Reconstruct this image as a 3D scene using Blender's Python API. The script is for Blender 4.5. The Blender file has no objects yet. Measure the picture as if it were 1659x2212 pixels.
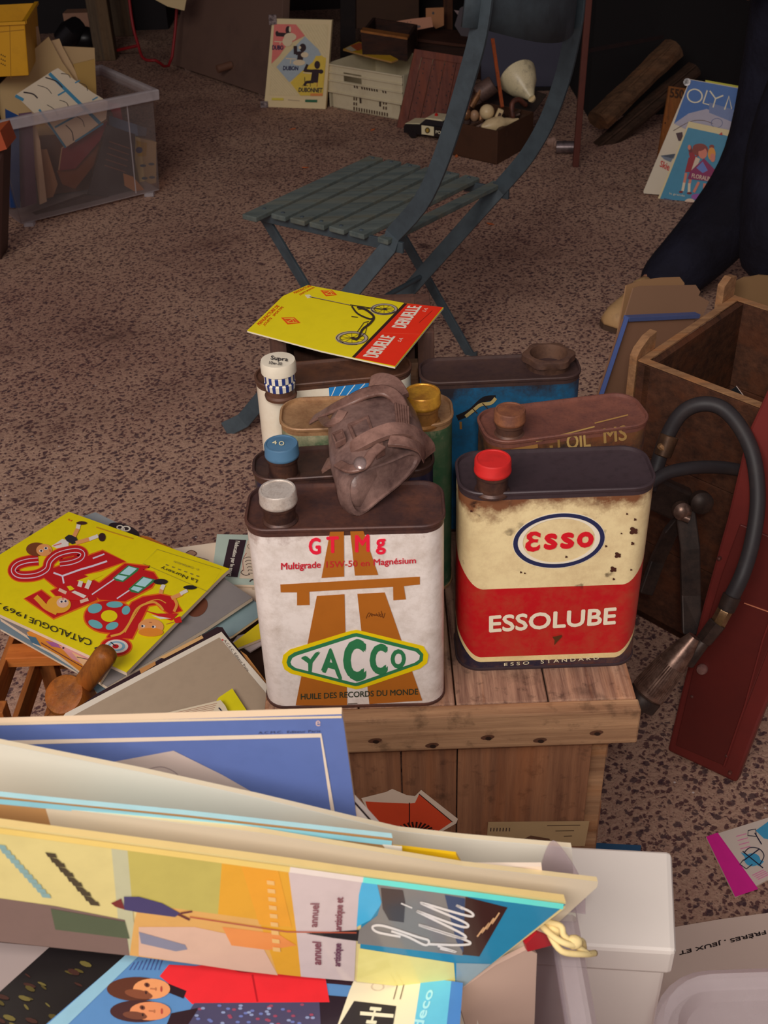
import bpy, math, random
from mathutils import Vector, Matrix, geometry
import numpy as np
random.seed(7)
# ------------------------------------------------------------------ camera
W, HH, FPX, CH = 1659.0, 2212.0, 2430.0, 1.25
_d = Vector((954 - W/2, -(4570 - HH/2), -FPX)).normalized()      # world down seen by the camera
_up = -_d
_fw = Vector((0, 0, -1)); _fw = (_fw - _up*_fw.dot(_up)).normalized()
_rt = _fw.cross(_up)
RM = Matrix((_rt, _fw, _up))                                       # camera -> world
sc = bpy.context.scene
cam = bpy.data.cameras.new('camera'); camo = bpy.data.objects.new('camera', cam)
sc.collection.objects.link(camo); sc.camera = camo
camo.matrix_world = Matrix.Translation((0, 0, CH)) @ RM.to_4x4()
cam.sensor_fit = 'VERTICAL'; cam.sensor_height = 24; cam.lens = FPX/HH*24
cam.clip_start = .02
cam.dof.use_dof = True; cam.dof.focus_distance = 1.25; cam.dof.aperture_fstop = 14.0
# ------------------------------------------------------------------ light
sc.view_settings.view_transform = 'Standard'; sc.view_settings.look = 'None'
sc.view_settings.exposure = 0.0; sc.view_settings.gamma = 1.0
sc.view_settings.use_curve_mapping = False
w = bpy.data.worlds.new('world'); sc.world = w; w.use_nodes = True
w.node_tree.nodes['Background'].inputs[0].default_value = (.98, .82, .86, 1)
w.node_tree.nodes['Background'].inputs[1].default_value = .17
def area(name, loc, to, size, energy, col):
    l = bpy.data.lights.new(name, 'AREA'); l.shape = 'RECTANGLE'; l.size, l.size_y = size
    l.energy = energy; l.color = col
    o = bpy.data.objects.new(name, l); sc.collection.objects.link(o); o.location = loc
    o.rotation_euler = (Vector(to) - Vector(loc)).to_track_quat('-Z', 'Y').to_euler()
    return o
area('daylight_opening', (-1.2, -1.3, 2.7), (0.0, 1.2, .2), (2.0, 1.4), 80, (1, .92, .86))
area('camera_flash', (.03, -.02, 1.33), (0, 1.6, .2), (.06, .04), 3.2, (1, .96, .9))
# ------------------------------------------------------------------ helpers
C = sc.collection
def ray(u, v): return RM @ Vector((u - W/2, -(v - HH/2), -FPX)).normalized()
CO = Vector((0, 0, CH))
def A(u, v, z=0.0):                       # photograph point on the horizontal plane z
    r = ray(u, v); return CO + r*((z - CH)/r.z)
def PY(u, v, y):                          # ... on the vertical plane at depth y
    r = ray(u, v); return CO + r*(y/r.y)
class Plane:
    def __init__(s, p, n):
        s.p = Vector(p); s.n = Vector(n).normalized()
        if s.n.dot(CO - s.p) < 0: s.n = -s.n
    @staticmethod
    def three(a, b, c): return Plane(a, (Vector(b)-Vector(a)).cross(Vector(c)-Vector(a)))
    def hit(s, u, v, l=0.0):
        r = ray(u, v); q = s.p
        return CO + r*((q - CO).dot(s.n)/r.dot(s.n)) + s.n*l
def hz(z): return Plane((0, 0, z), (0, 0, 1))
ROOTS = {}
def setp(o, label=None, cat=None, group=None, kind=None):
    if label: o['label'] = label
    if cat: o['category'] = cat
    if group: o['group'] = group
    if kind: o['kind'] = kind
    return o
def thing(name, label, cat, loc=(0, 0, 0), rotz=0, group=None):
    o = bpy.data.objects.new(name, None); C.objects.link(o); o.empty_display_size = .05
    m = Matrix.Translation(loc) @ Matrix.Rotation(rotz, 4, 'Z')
    o.matrix_world = m; ROOTS[o.name] = m.inverted()
    return setp(o, label, cat, group)
def ortho(d):
    d = Vector(d).normalized()
    a = Vector((0, 0, 1)) if abs(d.z) < .9 else Vector((1, 0, 0))
    x = d.cross(a).normalized(); return x, d.cross(x).normalized(), d
class MB:
    def __init__(s): s.v = []; s.f = []; s.m = []; s.mi = 0
    def add(s, vs, fs):
        n = len(s.v); s.v += [Vector(p) for p in vs]
        s.f += [tuple(i + n for i in f) for f in fs]; s.m += [s.mi]*len(fs); return s
    def box(s, c, size, rot=None):
        c = Vector(c); h = [x/2 for x in size]; R = rot or Matrix.Identity(3)
        vs = [c + R @ Vector((a*h[0], b*h[1], d*h[2])) for d in (-1, 1) for b in (-1, 1) for a in (-1, 1)]
        return s.add(vs, [(0, 2, 3, 1), (4, 5, 7, 6), (0, 1, 5, 4), (2, 6, 7, 3), (0, 4, 6, 2), (1, 3, 7, 5)])
    def bar(s, a, b, wx, wy, side=(0, 0, 1)):          # flat bar from a to b; side = direction of wx
        a, b = Vector(a), Vector(b); d = (b-a).normalized(); sd = Vector(side)
        x = (sd - d*sd.dot(d)).normalized(); y = d.cross(x)
        return s.box((a+b)/2, (wx, wy, (b-a).length), Matrix((x, y, d)).transposed())
    def strip(s, path, wx, wy, side):                  # swept flat bar
        path = [Vector(p) for p in path]; sd = Vector(side); vs = []; n = len(path)
        for i, p in enumerate(path):
            d = (path[min(i+1, n-1)] - path[max(i-1, 0)]).normalized()
            y = sd.normalized(); x = d.cross(y).normalized()
            for a, b in ((-1, -1), (1, -1), (1, 1), (-1, 1)): vs.append(p + x*a*wx/2 + y*b*wy/2)
        fs = [(0, 1, 2, 3), tuple(4*(n-1)+k for k in (3, 2, 1, 0))]
        for i in range(n-1):
            for k in range(4): fs.append((4*i+k, 4*i+4+k, 4*i+4+(k+1) % 4, 4*i+(k+1) % 4))
        return s.add(vs, fs)
    def tube(s, path, r, n=10):
        path = [Vector(p) for p in path]; m = len(path); vs = []; fs = []
        rr = r if isinstance(r, (list, tuple)) else [r]*m; x = None
        for i, p in enumerate(path):
            d = (path[min(i+1, m-1)] - path[max(i-1, 0)]).normalized()
            if x is None: x = ortho(d)[0]
            x = (x - d*x.dot(d)).normalized(); y = d.cross(x)
            for k in range(n):
                t = 2*math.pi*k/n; vs.append(p + (x*math.cos(t) + y*math.sin(t))*rr[i])
        for i in range(m-1):
            for k in range(n): fs.append((i*n+k, i*n+(k+1) % n, (i+1)*n+(k+1) % n, (i+1)*n+k))
        fs += [tuple(range(n))[::-1], tuple((m-1)*n+k for k in range(n))]
        return s.add(vs, fs)
    def lathe(s, c, d, prof, n=32, flat=1.0):          # profile (radius, height)
        x, y, d = ortho(d); c = Vector(c); vs = []; fs = []
        for r, h in prof:
            for k in range(n):
                t = 2*math.pi*k/n; vs.append(c + d*h + (x*math.cos(t) + y*math.sin(t)*flat)*r)
        for i in range(len(prof)-1):
            for k in range(n): fs.append((i*n+k, i*n+(k+1) % n, (i+1)*n+(k+1) % n, (i+1)*n+k))
        fs += [tuple(range(n))[::-1], tuple((len(prof)-1)*n+k for k in range(n))]
        return s.add(vs, fs)
    def prism(s, pts, off):                            # closed polygon extruded by off
        pts = [Vector(p) for p in pts]; off = Vector(off); n = len(pts)
        tri = geometry.tessellate_polygon([pts])
        fs = [tuple(t) for t in tri] + [tuple(i+n for i in t[::-1]) for t in tri]
        fs += [(i, (i+1) % n, (i+1) % n + n, i+n) for i in range(n)]
        return s.add(pts + [p + off for p in pts], fs)
    def loft(s, rings, cap0=True, cap1=True):
        n = len(rings[0]); vs = [p for r in rings for p in r]; fs = []
        for i in range(len(rings)-1):
            for k in range(n): fs.append((i*n+k, i*n+(k+1) % n, (i+1)*n+(k+1) % n, (i+1)*n+k))
        if cap0: fs.append(tuple(range(n))[::-1])
        if cap1: fs.append(tuple((len(rings)-1)*n+k for k in range(n)))
        return s.add(vs, fs)
    def ball(s, c, r, seg=14, rings=8):
        r = r if isinstance(r, (tuple, list)) else (r, r, r); c = Vector(c); vs = []
        for i in range(rings+1):
            ph = math.pi*i/rings - math.pi/2; rr = max(math.cos(ph), .02)
            for k in range(seg):
                t = 2*math.pi*k/seg
                vs.append(c + Vector((r[0]*rr*math.cos(t), r[1]*rr*math.sin(t), r[2]*math.sin(ph))))
        return s.loft([vs[i*seg:(i+1)*seg] for i in range(rings+1)])
    def build(s, name, mats, parent=None, smooth=False, bevel=0, recalc=True, sub=0):
        if not isinstance(mats, (list, tuple)): mats = [mats]
        if parent: M = world_inv(parent); vs = [M @ p for p in s.v]; org = None
        else:
            org = Vector((sum(p.x for p in s.v)/len(s.v), sum(p.y for p in s.v)/len(s.v), min(p.z for p in s.v)))
            vs = [p - org for p in s.v]
        me = bpy.data.meshes.new(name); me.from_pydata([tuple(p) for p in vs], [], s.f)
        for m in mats: me.materials.append(m)
        me.polygons.foreach_set('material_index', s.m)
        if recalc:
            import bmesh
            bm = bmesh.new(); bm.from_mesh(me); bmesh.ops.recalc_face_normals(bm, faces=bm.faces); bm.to_mesh(me); bm.free()
        if smooth:
            me.polygons.foreach_set('use_smooth', [True]*len(me.polygons))
            if smooth != 'all': me.set_sharp_from_angle(angle=math.radians(40))
        me.update()
        o = bpy.data.objects.new(name, me); C.objects.link(o)
        if parent: o.parent = parent
        else: o.location = org; ROOTS[o.name] = Matrix.Translation(-org)
        if bevel:
            b = o.modifiers.new('bevel', 'BEVEL'); b.width = bevel; b.segments = 2; b.limit_method = 'ANGLE'; b.angle_limit = .6
        if sub:
            b = o.modifiers.new('sub', 'SUBSURF'); b.levels = sub; b.render_levels = sub
        return o
def world_inv(o):
    while o.parent: o = o.parent
    return ROOTS[o.name]
# ------------------------------------------------------------------ materials
def lin(c): 
    c = c/255.0
    return c/12.92 if c <= .04045 else ((c+.055)/1.055)**2.4
GAIN = 1.55
def rgb(c, g=GAIN):                       # keeps the hue when a pale colour would pass the albedo limit
    l = [lin(x) for x in c]; g = min(g, .86/max(max(l), .001)); return tuple(x*g for x in l) + (1,)
MC = {}
def base(name, rough=.6, metal=0, spec=.5):
    m = bpy.data.materials.new(name); m.use_nodes = True; nt = m.node_tree; b = nt.nodes['Principled BSDF']
    b.inputs['Roughness'].default_value = rough; b.inputs['Metallic'].default_value = metal
    b.inputs['Specular IOR Level'].default_value = spec
    return m, nt, b
def N(nt, t, **kw):
    n = nt.nodes.new(t)
    for k, v in kw.items():
        if hasattr(n, k) and k not in n.inputs: setattr(n, k, v)
        else: n.inputs[k].default_value = v
    return n
def coords(nt, scale=(1, 1, 1), rot=(0, 0, 0)):
    t = nt.nodes.new('ShaderNodeTexCoord'); m = nt.nodes.new('ShaderNodeMapping')
    m.inputs['Scale'].default_value = scale; m.inputs['Rotation'].default_value = rot
    nt.links.new(t.outputs['Object'], m.inputs[0]); return m.outputs[0]
def noise(nt, vec, scale, detail=6, rough=.6):
    n = N(nt, 'ShaderNodeTexNoise', Scale=scale, Detail=detail, Roughness=rough); nt.links.new(vec, n.inputs['Vector']); return n.outputs[0]
def ramp(nt, fac, stops):
    r = nt.nodes.new('ShaderNodeValToRGB'); nt.links.new(fac, r.inputs[0]); e = r.color_ramp.elements
    while len(e) < len(stops): e.new(.5)
    for x, (p, c) in zip(e, stops): x.position = p; x.color = c if len(c) == 4 else tuple(c)+(1,)
    return r.outputs[0]
def mix(nt, f, a, b, mode='MIX'):
    m = nt.nodes.new('ShaderNodeMix'); m.data_type = 'RGBA'; m.blend_type = mode
    for sock, v in ((m.inputs[0], f), (m.inputs[6], a), (m.inputs[7], b)):
        if hasattr(v, 'is_linked'): nt.links.new(v, sock)
        else: sock.default_value = v
    return m.outputs[2]
def math_(nt, op, a, b=0.0, c=None):
    m = nt.nodes.new('ShaderNodeMath'); m.operation = op
    for i, v in enumerate((a, b) if c is None else (a, b, c)):
        if hasattr(v, 'is_linked'): nt.links.new(v, m.inputs[i])
        else: m.inputs[i].default_value = v
    return m.outputs[0]
def bump(nt, b, h, strength=.3, dist=.001):
    n = N(nt, 'ShaderNodeBump', Strength=strength, Distance=dist); nt.links.new(h, n.inputs['Height']); nt.links.new(n.outputs[0], b.inputs['Normal'])
def W01(a): return (a, a, a, 1)
def paint(c, rough=.55, dirt=.25, dc=(70, 50, 38), scale=14, metal=0, spec=.4, th=(.5, .78), bmp=0):
    k = ('p', c, rough, dirt, dc, scale, metal, spec, th, bmp)
    if k in MC: return MC[k]
    m, nt, b = base('paint', rough, metal, spec); v = coords(nt)
    n = noise(nt, v, scale, 8, .65); f = ramp(nt, n, [(th[0], W01(0)), (th[1], W01(dirt))])
    col = mix(nt, f, rgb(c), rgb(dc)); nt.links.new(col, b.inputs['Base Color'])
    if bmp: bump(nt, b, n, bmp, .002)
    MC[k] = m; return m
def paper(c, rough=.5, spec=.35): return paint(tuple(c), rough, .10, tuple(int(x*.75) for x in c), 9, 0, spec, (.4, .8))
def ink(c, rough=.42): 
    k = ('ink', tuple(c), rough)
    if k not in MC:
        m, nt, b = base('ink', rough, 0, .4); v = coords(nt); n = noise(nt, v, 60, 3)
        col = mix(nt, ramp(nt, n, [(.45, W01(0)), (.75, W01(.12))]), rgb(c), rgb(tuple(int(x*.7) for x in c)))
        nt.links.new(col, b.inputs['Base Color']); MC[k] = m
    return MC[k]
def wood(c1, c2, axis='x', scale=1.0, rough=.75, stain=.5):
    k = ('w', c1, c2, axis, scale, rough, stain)
    if k in MC: return MC[k]
    m, nt, b = base('wood', rough, 0, .25)
    s = {'x': (3, 60, 60), 'y': (60, 3, 60), 'z': (60, 60, 3)}[axis]
    v = coords(nt, tuple(q*scale for q in s)); g = noise(nt, v, 1.4, 8, .7)
    v2 = coords(nt); n2 = noise(nt, v2, 9*scale, 7, .7)
    col = mix(nt, ramp(nt, g, [(.32, W01(0)), (.68, W01(1))]), rgb(c2), rgb(c1))
    col = mix(nt, ramp(nt, n2, [(.52, W01(0)), (.75, W01(stain))]), col, rgb(tuple(int(x*.45) for x in c2)))
    n3 = noise(nt, v2, 70*scale, 4, .6); col = mix(nt, ramp(nt, n3, [(.56, W01(0)), (.70, W01(.55*stain))]), col, rgb(tuple(int(x*.5) for x in c2)))
    n5 = noise(nt, coords(nt, tuple(q*scale*.35 for q in s)), 1.1, 4, .6); col = mix(nt, ramp(nt, n5, [(.50, W01(0)), (.62, W01(.35))]), col, rgb((int(c1[0]*1.08), int(c1[1]*.92), int(c1[2]*.72))))
    nt.links.new(col, b.inputs['Base Color']); bump(nt, b, g, .6, .002); MC[k] = m; return m
def rusty(c1, c2, rough=.6, metal=.25, scale=25, th=(.4, .65)):
    k = ('r', c1, c2, rough, metal, scale, th)
    if k in MC: return MC[k]
    m, nt, b = base('rusty_metal', rough, metal, .5); v = coords(nt); n = noise(nt, v, scale, 10, .7)
    f = noise(nt, v, scale*9, 4, .6)
    col = mix(nt, ramp(nt, n, [(th[0], W01(0)), (th[1], W01(1))]), rgb(c1), rgb(c2))
    col = mix(nt, ramp(nt, f, [(.5, W01(0)), (.8, W01(.35))]), col, rgb(tuple(int(x*.4) for x in c1)))
    nt.links.new(col, b.inputs['Base Color']); bump(nt, b, n, .25, .001); MC[k] = m; return m
def plastic_clear(tint=(235, 230, 240), alpha=.35, rough=.25):
    m, nt, b = base('clear_plastic', rough, 0, .5)
    t = N(nt, 'ShaderNodeBsdfTransparent'); t.inputs[0].default_value = rgb(tint, 1.0)
    b.inputs['Base Color'].default_value = rgb(tint, 1.0); n = noise(nt, coords(nt), 12, 5)
    mx = nt.nodes.new('ShaderNodeMixShader')
    nt.links.new(ramp(nt, n, [(.35, W01(alpha*.85)), (.75, W01(min(1, alpha*1.2)))]), mx.inputs[0])
    nt.links.new(t.outputs[0], mx.inputs[1]); nt.links.new(b.outputs[0], mx.inputs[2])
    nt.links.new(mx.outputs[0], nt.nodes['Material Output'].inputs[0]); return m
# ------------------------------------------------------------------ print: flat ink shapes laid on a surface
TX = {}
def textmesh(s, bold, shear):
    k = (s, bold, shear)
    if k not in TX:
        cu = bpy.data.curves.new('t', 'FONT'); cu.body = s; cu.offset = bold; cu.shear = shear; cu.resolution_u = 3; cu.fill_mode = 'FRONT'
        o = bpy.data.objects.new('t', cu); me = o.to_mesh()
        vs = [Vector(q.co) for q in me.vertices]; fs = [tuple(p.vertices) for p in me.polygons]
        x0 = min(q.x for q in vs); x1 = max(q.x for q in vs); y0 = min(q.y for q in vs); y1 = max(q.y for q in vs)
        TX[k] = ([((q.x-x0)/(x1-x0), (q.y-y0)/(y1-y0)) for q in vs], fs)
        o.to_mesh_clear(); bpy.data.objects.remove(o); bpy.data.curves.remove(cu)
    return TX[k]
class Print:
    def __init__(s, plane, zoom=(0, 0, 1), lift=.0006, step=.00025):
        s.pl = plane; s.z = zoom; s.l = lift; s.st = step; s.mb = MB(); s.mats = []; s.L = 0; s.k = 0
    def P(s, p): 
        ox, oy, k = s.z; return s.pl.hit(ox + p[0]/k, oy + p[1]/k, s.l + s.L*s.st + s.k*.000004)
    def _m(s, c):
        m = ink(tuple(c)) if isinstance(c, (tuple, list)) else c
        s.k += 1                            # each shape a hair above the one before, like layered ink
        if m not in s.mats: s.mats.append(m)
        s.mb.mi = s.mats.index(m)
    def poly(s, c, *pts):
        s._m(c); P3 = [s.P(p) for p in pts]
        s.mb.add(P3, [tuple(t) for t in geometry.tessellate_polygon([[Vector((p[0], p[1], 0)) for p in pts]])]); return s
    def line(s, c, wd, *pts, closed=False):
        s._m(c); pts = [Vector(p[:2]) for p in pts]; pts = pts + [pts[0]] if closed else pts
        n = len(pts); L = []; R = []
        for i, p in enumerate(pts):
            d = (pts[min(i+1, n-1)] - pts[max(i-1, 0)])
            if closed and i in (0, n-1): d = pts[1] - pts[-2]
            d.normalize(); q = Vector((-d.y, d.x))*wd/2; L.append(p+q); R.append(p-q)
        vs = [s.P(p) for p in L] + [s.P(p) for p in R]
        s.mb.add(vs, [(i, i+1, n+i+1, n+i) for i in range(n-1)]); return s
    def curve(s, c, wd, *pts, closed=False):
        return s.line(c, wd, *smooth_path(pts, 6, closed), closed=False)
    def ell(s, c, cx, cy, a, b, n=28, inner=None):
        if not isinstance(a, (tuple, list)): a = (a, 0)
        if not isinstance(b, (tuple, list)): b = (0, b)
        s._m(c); q = [(math.cos(2*math.pi*k/n), math.sin(2*math.pi*k/n)) for k in range(n)]
        o = [s.P((cx + a[0]*x + b[0]*y, cy + a[1]*x + b[1]*y)) for x, y in q]
        if inner:
            i_ = [s.P((cx + (a[0]*x + b[0]*y)*inner[0], cy + (a[1]*x + b[1]*y)*inner[1])) for x, y in q]
            s.mb.add(o + i_, [(k, (k+1) % n, n+(k+1) % n, n+k) for k in range(n)])
        else: s.mb.add(o, [tuple(range(n))])
        return s
    def text(s, c, t, bl, br, tr, tl, bold=0.0, shear=0.0):
        s._m(c); vs, fs = textmesh(t, 0.0, shear); L0 = s.L
        hgt = math.hypot(tl[0]-bl[0], tl[1]-bl[1]); ww = math.hypot(br[0]-bl[0], br[1]-bl[1]); k = bold*1.25
        sh = [(0, 0)] if not bold else [(-k, 0), (k, 0), (0, k), (0, -k), (-.7*k, .7*k), (.7*k, -.7*k)]      # heavier strokes: the letters laid again slightly shifted
        for j, (dx, dy) in enumerate(sh):
            s.L = L0 + j*.04; P2 = []
            for x, y in vs:
                x2 = x*(1-2*k*hgt/ww) + (k + dx)*hgt/ww; y2 = y*(1-2*k) + k + dy
                P2.append(s.P(tuple((bl[i]*(1-x2)+br[i]*x2)*(1-y2) + (tl[i]*(1-x2)+tr[i]*x2)*y2 for i in (0, 1))))
            s.mb.add(P2, fs)
        s.L = L0; return s
    def up(s, n=1): s.L += n; s.k = 0; return s
    def build(s, name, parent):
        return s.mb.build(name, s.mats, parent, recalc=False)
def smooth_path(pts, k=6, closed=False):
    pts = [tuple(p) for p in pts]; out = []; n = len(pts)
    rng = range(n if closed else n-1)
    for i in rng:
        if closed: p = [pts[(i+j) % n] for j in (-1, 0, 1, 2)]
        else: p = [pts[max(i-1, 0)], pts[i], pts[i+1], pts[min(i+2, n-1)]]
        for q in range(k):
            t = q/k
            out.append(tuple(.5*((2*p[1][d]) + (-p[0][d]+p[2][d])*t + (2*p[0][d]-5*p[1][d]+4*p[2][d]-p[3][d])*t*t + (-p[0][d]+3*p[1][d]-3*p[2][d]+p[3][d])*t**3) for d in range(len(p[0]))))
    out.append(pts[0] if closed else pts[-1]); return out
def sheet(name, plane, px, t, mat, parent=None, zoom=(0, 0, 1), bevel=0):      # board / magazine: outline on a plane, thickness away from the viewer
    ox, oy, k = zoom; pts = [plane.hit(ox+p[0]/k, oy+p[1]/k) for p in px]
    return MB().prism(pts, -plane.n*t).build(name, mat, parent, bevel=bevel)
def flatthing(name, label, cat, plane, px, t, mat, zoom=(0, 0, 1), group=None, part='cover', edge=None):
    ox, oy, k = zoom; pts = [plane.hit(ox+p[0]/k, oy+p[1]/k) for p in px]
    c = sum(pts, Vector())/len(pts) - plane.n*t
    r = thing(name, label, cat, c, 0, group)
    if edge:
        MB().prism([p - plane.n*.0006 for p in pts], -plane.n*(t-.0006)).build('pages', edge, r)
        MB().prism(pts, -plane.n*.0005).build(part, mat, r)
    else: MB().prism(pts, -plane.n*t).build(part, mat, r)
    return r
# ================================================================== SETTING
m, nt, b = base('worn_asphalt', .8, 0, .25); v = coords(nt)
n1 = noise(nt, v, 1.1, 6, .6); n2 = noise(nt, v, 190, 3, .6)
vo = N(nt, 'ShaderNodeTexVoronoi', Scale=105.0); vn = mix(nt, .022, v, noise(nt, v, 60, 3)); nt.links.new(vn, vo.inputs['Vector'])
vo2 = N(nt, 'ShaderNodeTexVoronoi', Scale=56.0); nt.links.new(vn, vo2.inputs['Vector'])
vo3 = N(nt, 'ShaderNodeTexVoronoi', Scale=240.0); nt.links.new(v, vo3.inputs['Vector'])
n3 = noise(nt, v, 6, 4); n4 = noise(nt, v, 3.3, 7, .7)
col = mix(nt, ramp(nt, n1, [(.38, W01(0)), (.66, W01(1))]), rgb((158, 126, 108)), rgb((120, 82, 72)))
col = mix(nt, ramp(nt, n2, [(.30, W01(0)), (.7, W01(.6))]), col, rgb((174, 146, 124)))
col = mix(nt, ramp(nt, vo3.outputs['Distance'], [(.10, W01(.7)), (.35, W01(0))]), col, rgb((74, 46, 44)))
thr = math_(nt, 'MULTIPLY', n3, .26)
d1_ = math_(nt, 'SUBTRACT', vo.outputs['Distance'], thr); d2_ = math_(nt, 'SUBTRACT', vo2.outputs['Distance'], thr)
col = mix(nt, ramp(nt, d1_, [(.17, W01(.88)), (.30, W01(0))]), col, rgb((70, 42, 46)))
col = mix(nt, ramp(nt, d2_, [(.10, W01(.85)), (.19, W01(0))]), col, rgb((60, 42, 48)))
col = mix(nt, ramp(nt, n4, [(.50, W01(0)), (.72, W01(.6))]), col, rgb((82, 54, 48)))
vs_ = N(nt, 'ShaderNodeTexVoronoi', Scale=26.0); nt.links.new(v, vs_.inputs['Vector'])
col = mix(nt, ramp(nt, vs_.outputs['Distance'], [(.035, W01(.8)), (.05, W01(0))]), col, rgb((190, 180, 176)))
sp = N(nt, 'ShaderNodeTexVoronoi', Scale=2.3); nt.links.new(mix(nt, .05, v, noise(nt, v, 14, 4)), sp.inputs['Vector'])
col = mix(nt, ramp(nt, sp.outputs['Distance'], [(.055, W01(.85)), (.09, W01(0))]), col, rgb((58, 40, 40)))
nt.links.new(col, b.inputs['Base Color']); bump(nt, b, vo.outputs['Distance'], .5, .004)
setp(MB().add([(-7, -3, 0), (7, -3, 0), (7, 7.2, 0), (-7, 7.2, 0)], [(0, 1, 2, 3)]).build('floor', m), 'speckled brown asphalt ground with dark oil spots', 'ground', kind='structure')
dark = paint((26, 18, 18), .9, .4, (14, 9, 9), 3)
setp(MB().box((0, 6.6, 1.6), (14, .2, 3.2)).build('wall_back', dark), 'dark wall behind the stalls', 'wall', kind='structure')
setp(MB().box((0, 5.4, 2.35), (14, 3.4, .06)).build('shade_awning', dark), 'unseen dark awning added to shade the far stalls', 'awning', kind='structure')  # out of view, added to keep daylight off the background
# ================================================================== WINE CRATE under the cans
ZC = .505
wd1 = wood((152, 118, 88), (100, 70, 50), 'x', .8, .8, .85); wd2 = wood((132, 92, 66), (92, 60, 44), 'z', 1, .8, .85)
wtop = wood((158, 124, 102), (74, 46, 40), 'y', 1.3, .8, 1.0)
cr = thing('wooden_crate', 'tall weathered wooden crate carrying the oil cans, torn red diamond sticker on its front', 'crate', (.055, .96, 0))
X0, X1, YF, YB = -.118, .228, .733, 1.245
wds = [-.118, -.03, .06, .146, .228]
for i in range(4):      # top boards run away from the viewer
    MB().box(((wds[i]+wds[i+1])/2, (YF+YB)/2+.008, ZC-.008), (wds[i+1]-wds[i]-.0015, YB-YF-.016, .016)).build('board', wtop, cr, bevel=.0015)
MB().box(((X0+X1)/2, YF+.008, ZC-.022), (X1-X0+.002, .016, .043)).build('board', wd1, cr, bevel=.002)      # front top batten
MB().box(((X0+X1)/2, YB, ZC-.022), (X1-X0, .016, .043)).build('board', wd1, cr, bevel=.002)
MB().box(((X0+X1)/2, YF+.008, .022), (X1-X0, .016, .043)).build('board', wd1, cr, bevel=.002)
fx = [-.114, -.052, .008, .062, .192]
for i in range(4): MB().box(((fx[i]+fx[i+1])/2, YF+.024, .24), (fx[i+1]-fx[i]-.0012, .014, .478)).build('plank', wd2, cr, bevel=.001)
MB().box((.2, YF+.034, .245), (.016, .02, .47)).build('corner_post', wd1, cr, bevel=.001)
for z in (.44, .29, .12):
    MB().box((X1-.02, .995, z), (.012, .44, .085)).build('side_board', wood((150, 112, 84), (108, 74, 54), 'y'), cr, bevel=.001)
    MB().box((X0+.012, .995, z), (.012, .44, .085)).build('side_board', wood((150, 112, 84), (108, 74, 54), 'y'), cr, bevel=.001)
MB().box((.05, YB-.02, .25), (.3, .01, .46)).build('back_panel', wd2, cr)
nz = rusty((60, 50, 45), (110, 80, 60))
for u, v in ((812, 1601), (935, 1611), (1055, 1594), (1168, 1600), (1290, 1584)):
    p = PY(u, v, YF); q_ = Print(Plane((0, YF, 0), (0, 1, 0))); q_.ell((72, 46, 34), u-2, v-2, (15, -2), (1, 5), 14).up().ell((34, 22, 18), u, v, 7, 4, 10).build('nail_hole', cr)
    MB().lathe(p+Vector((0, .001, 0)), (0, -1, 0), [(.0026, 0), (.0022, .0016)], 10).build('nail', nz, cr)
fr = Plane((0, YF+.017, 0), (0, 1, 0))
Z = (700, 1460, 2.2419)
p = Print(fr, Z)
p.poly((196, 178, 160), (180, 590), (300, 560), (330, 545), (400, 575), (440, 580), (470, 550), (648, 690), (640, 712), (530, 775), (270, 760))
p.up().poly((188, 66, 38), (200, 605), (290, 610), (410, 615), (440, 612), (460, 570), (622, 702), (520, 770), (265, 745), (215, 650))
p.up().line((40, 25, 22), 4, (460, 568), (622, 704)).line((40, 25, 22), 5, (413, 610), (413, 770))
for k in range(14):
    a = math.pi*(k+.4)/14; p.line((40, 22, 18), 9, (440, 765), (440-100*math.cos(a), 765-62*math.sin(a)))
p.build('sticker', cr)
p = Print(fr, Z)
p.poly((150, 126, 92), (795, 705), (1285, 700), (1262, 822), (785, 822)).up()
for k, (a, b_) in enumerate(((1080, 1240), (1120, 1210), (1160, 1200))): p.line((80, 60, 45), 4, (a, 722+26*k), (b_, 720+26*k))
[p.line((60, 45, 40), 5, (808+15*k, 733), (806+15*k, 750)) for k in range(7)]
p.poly((84, 58, 42), (940, 800), (1000, 770), (1090, 785), (1110, 820), (950, 822))
p.build('paper_label', cr)
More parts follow.
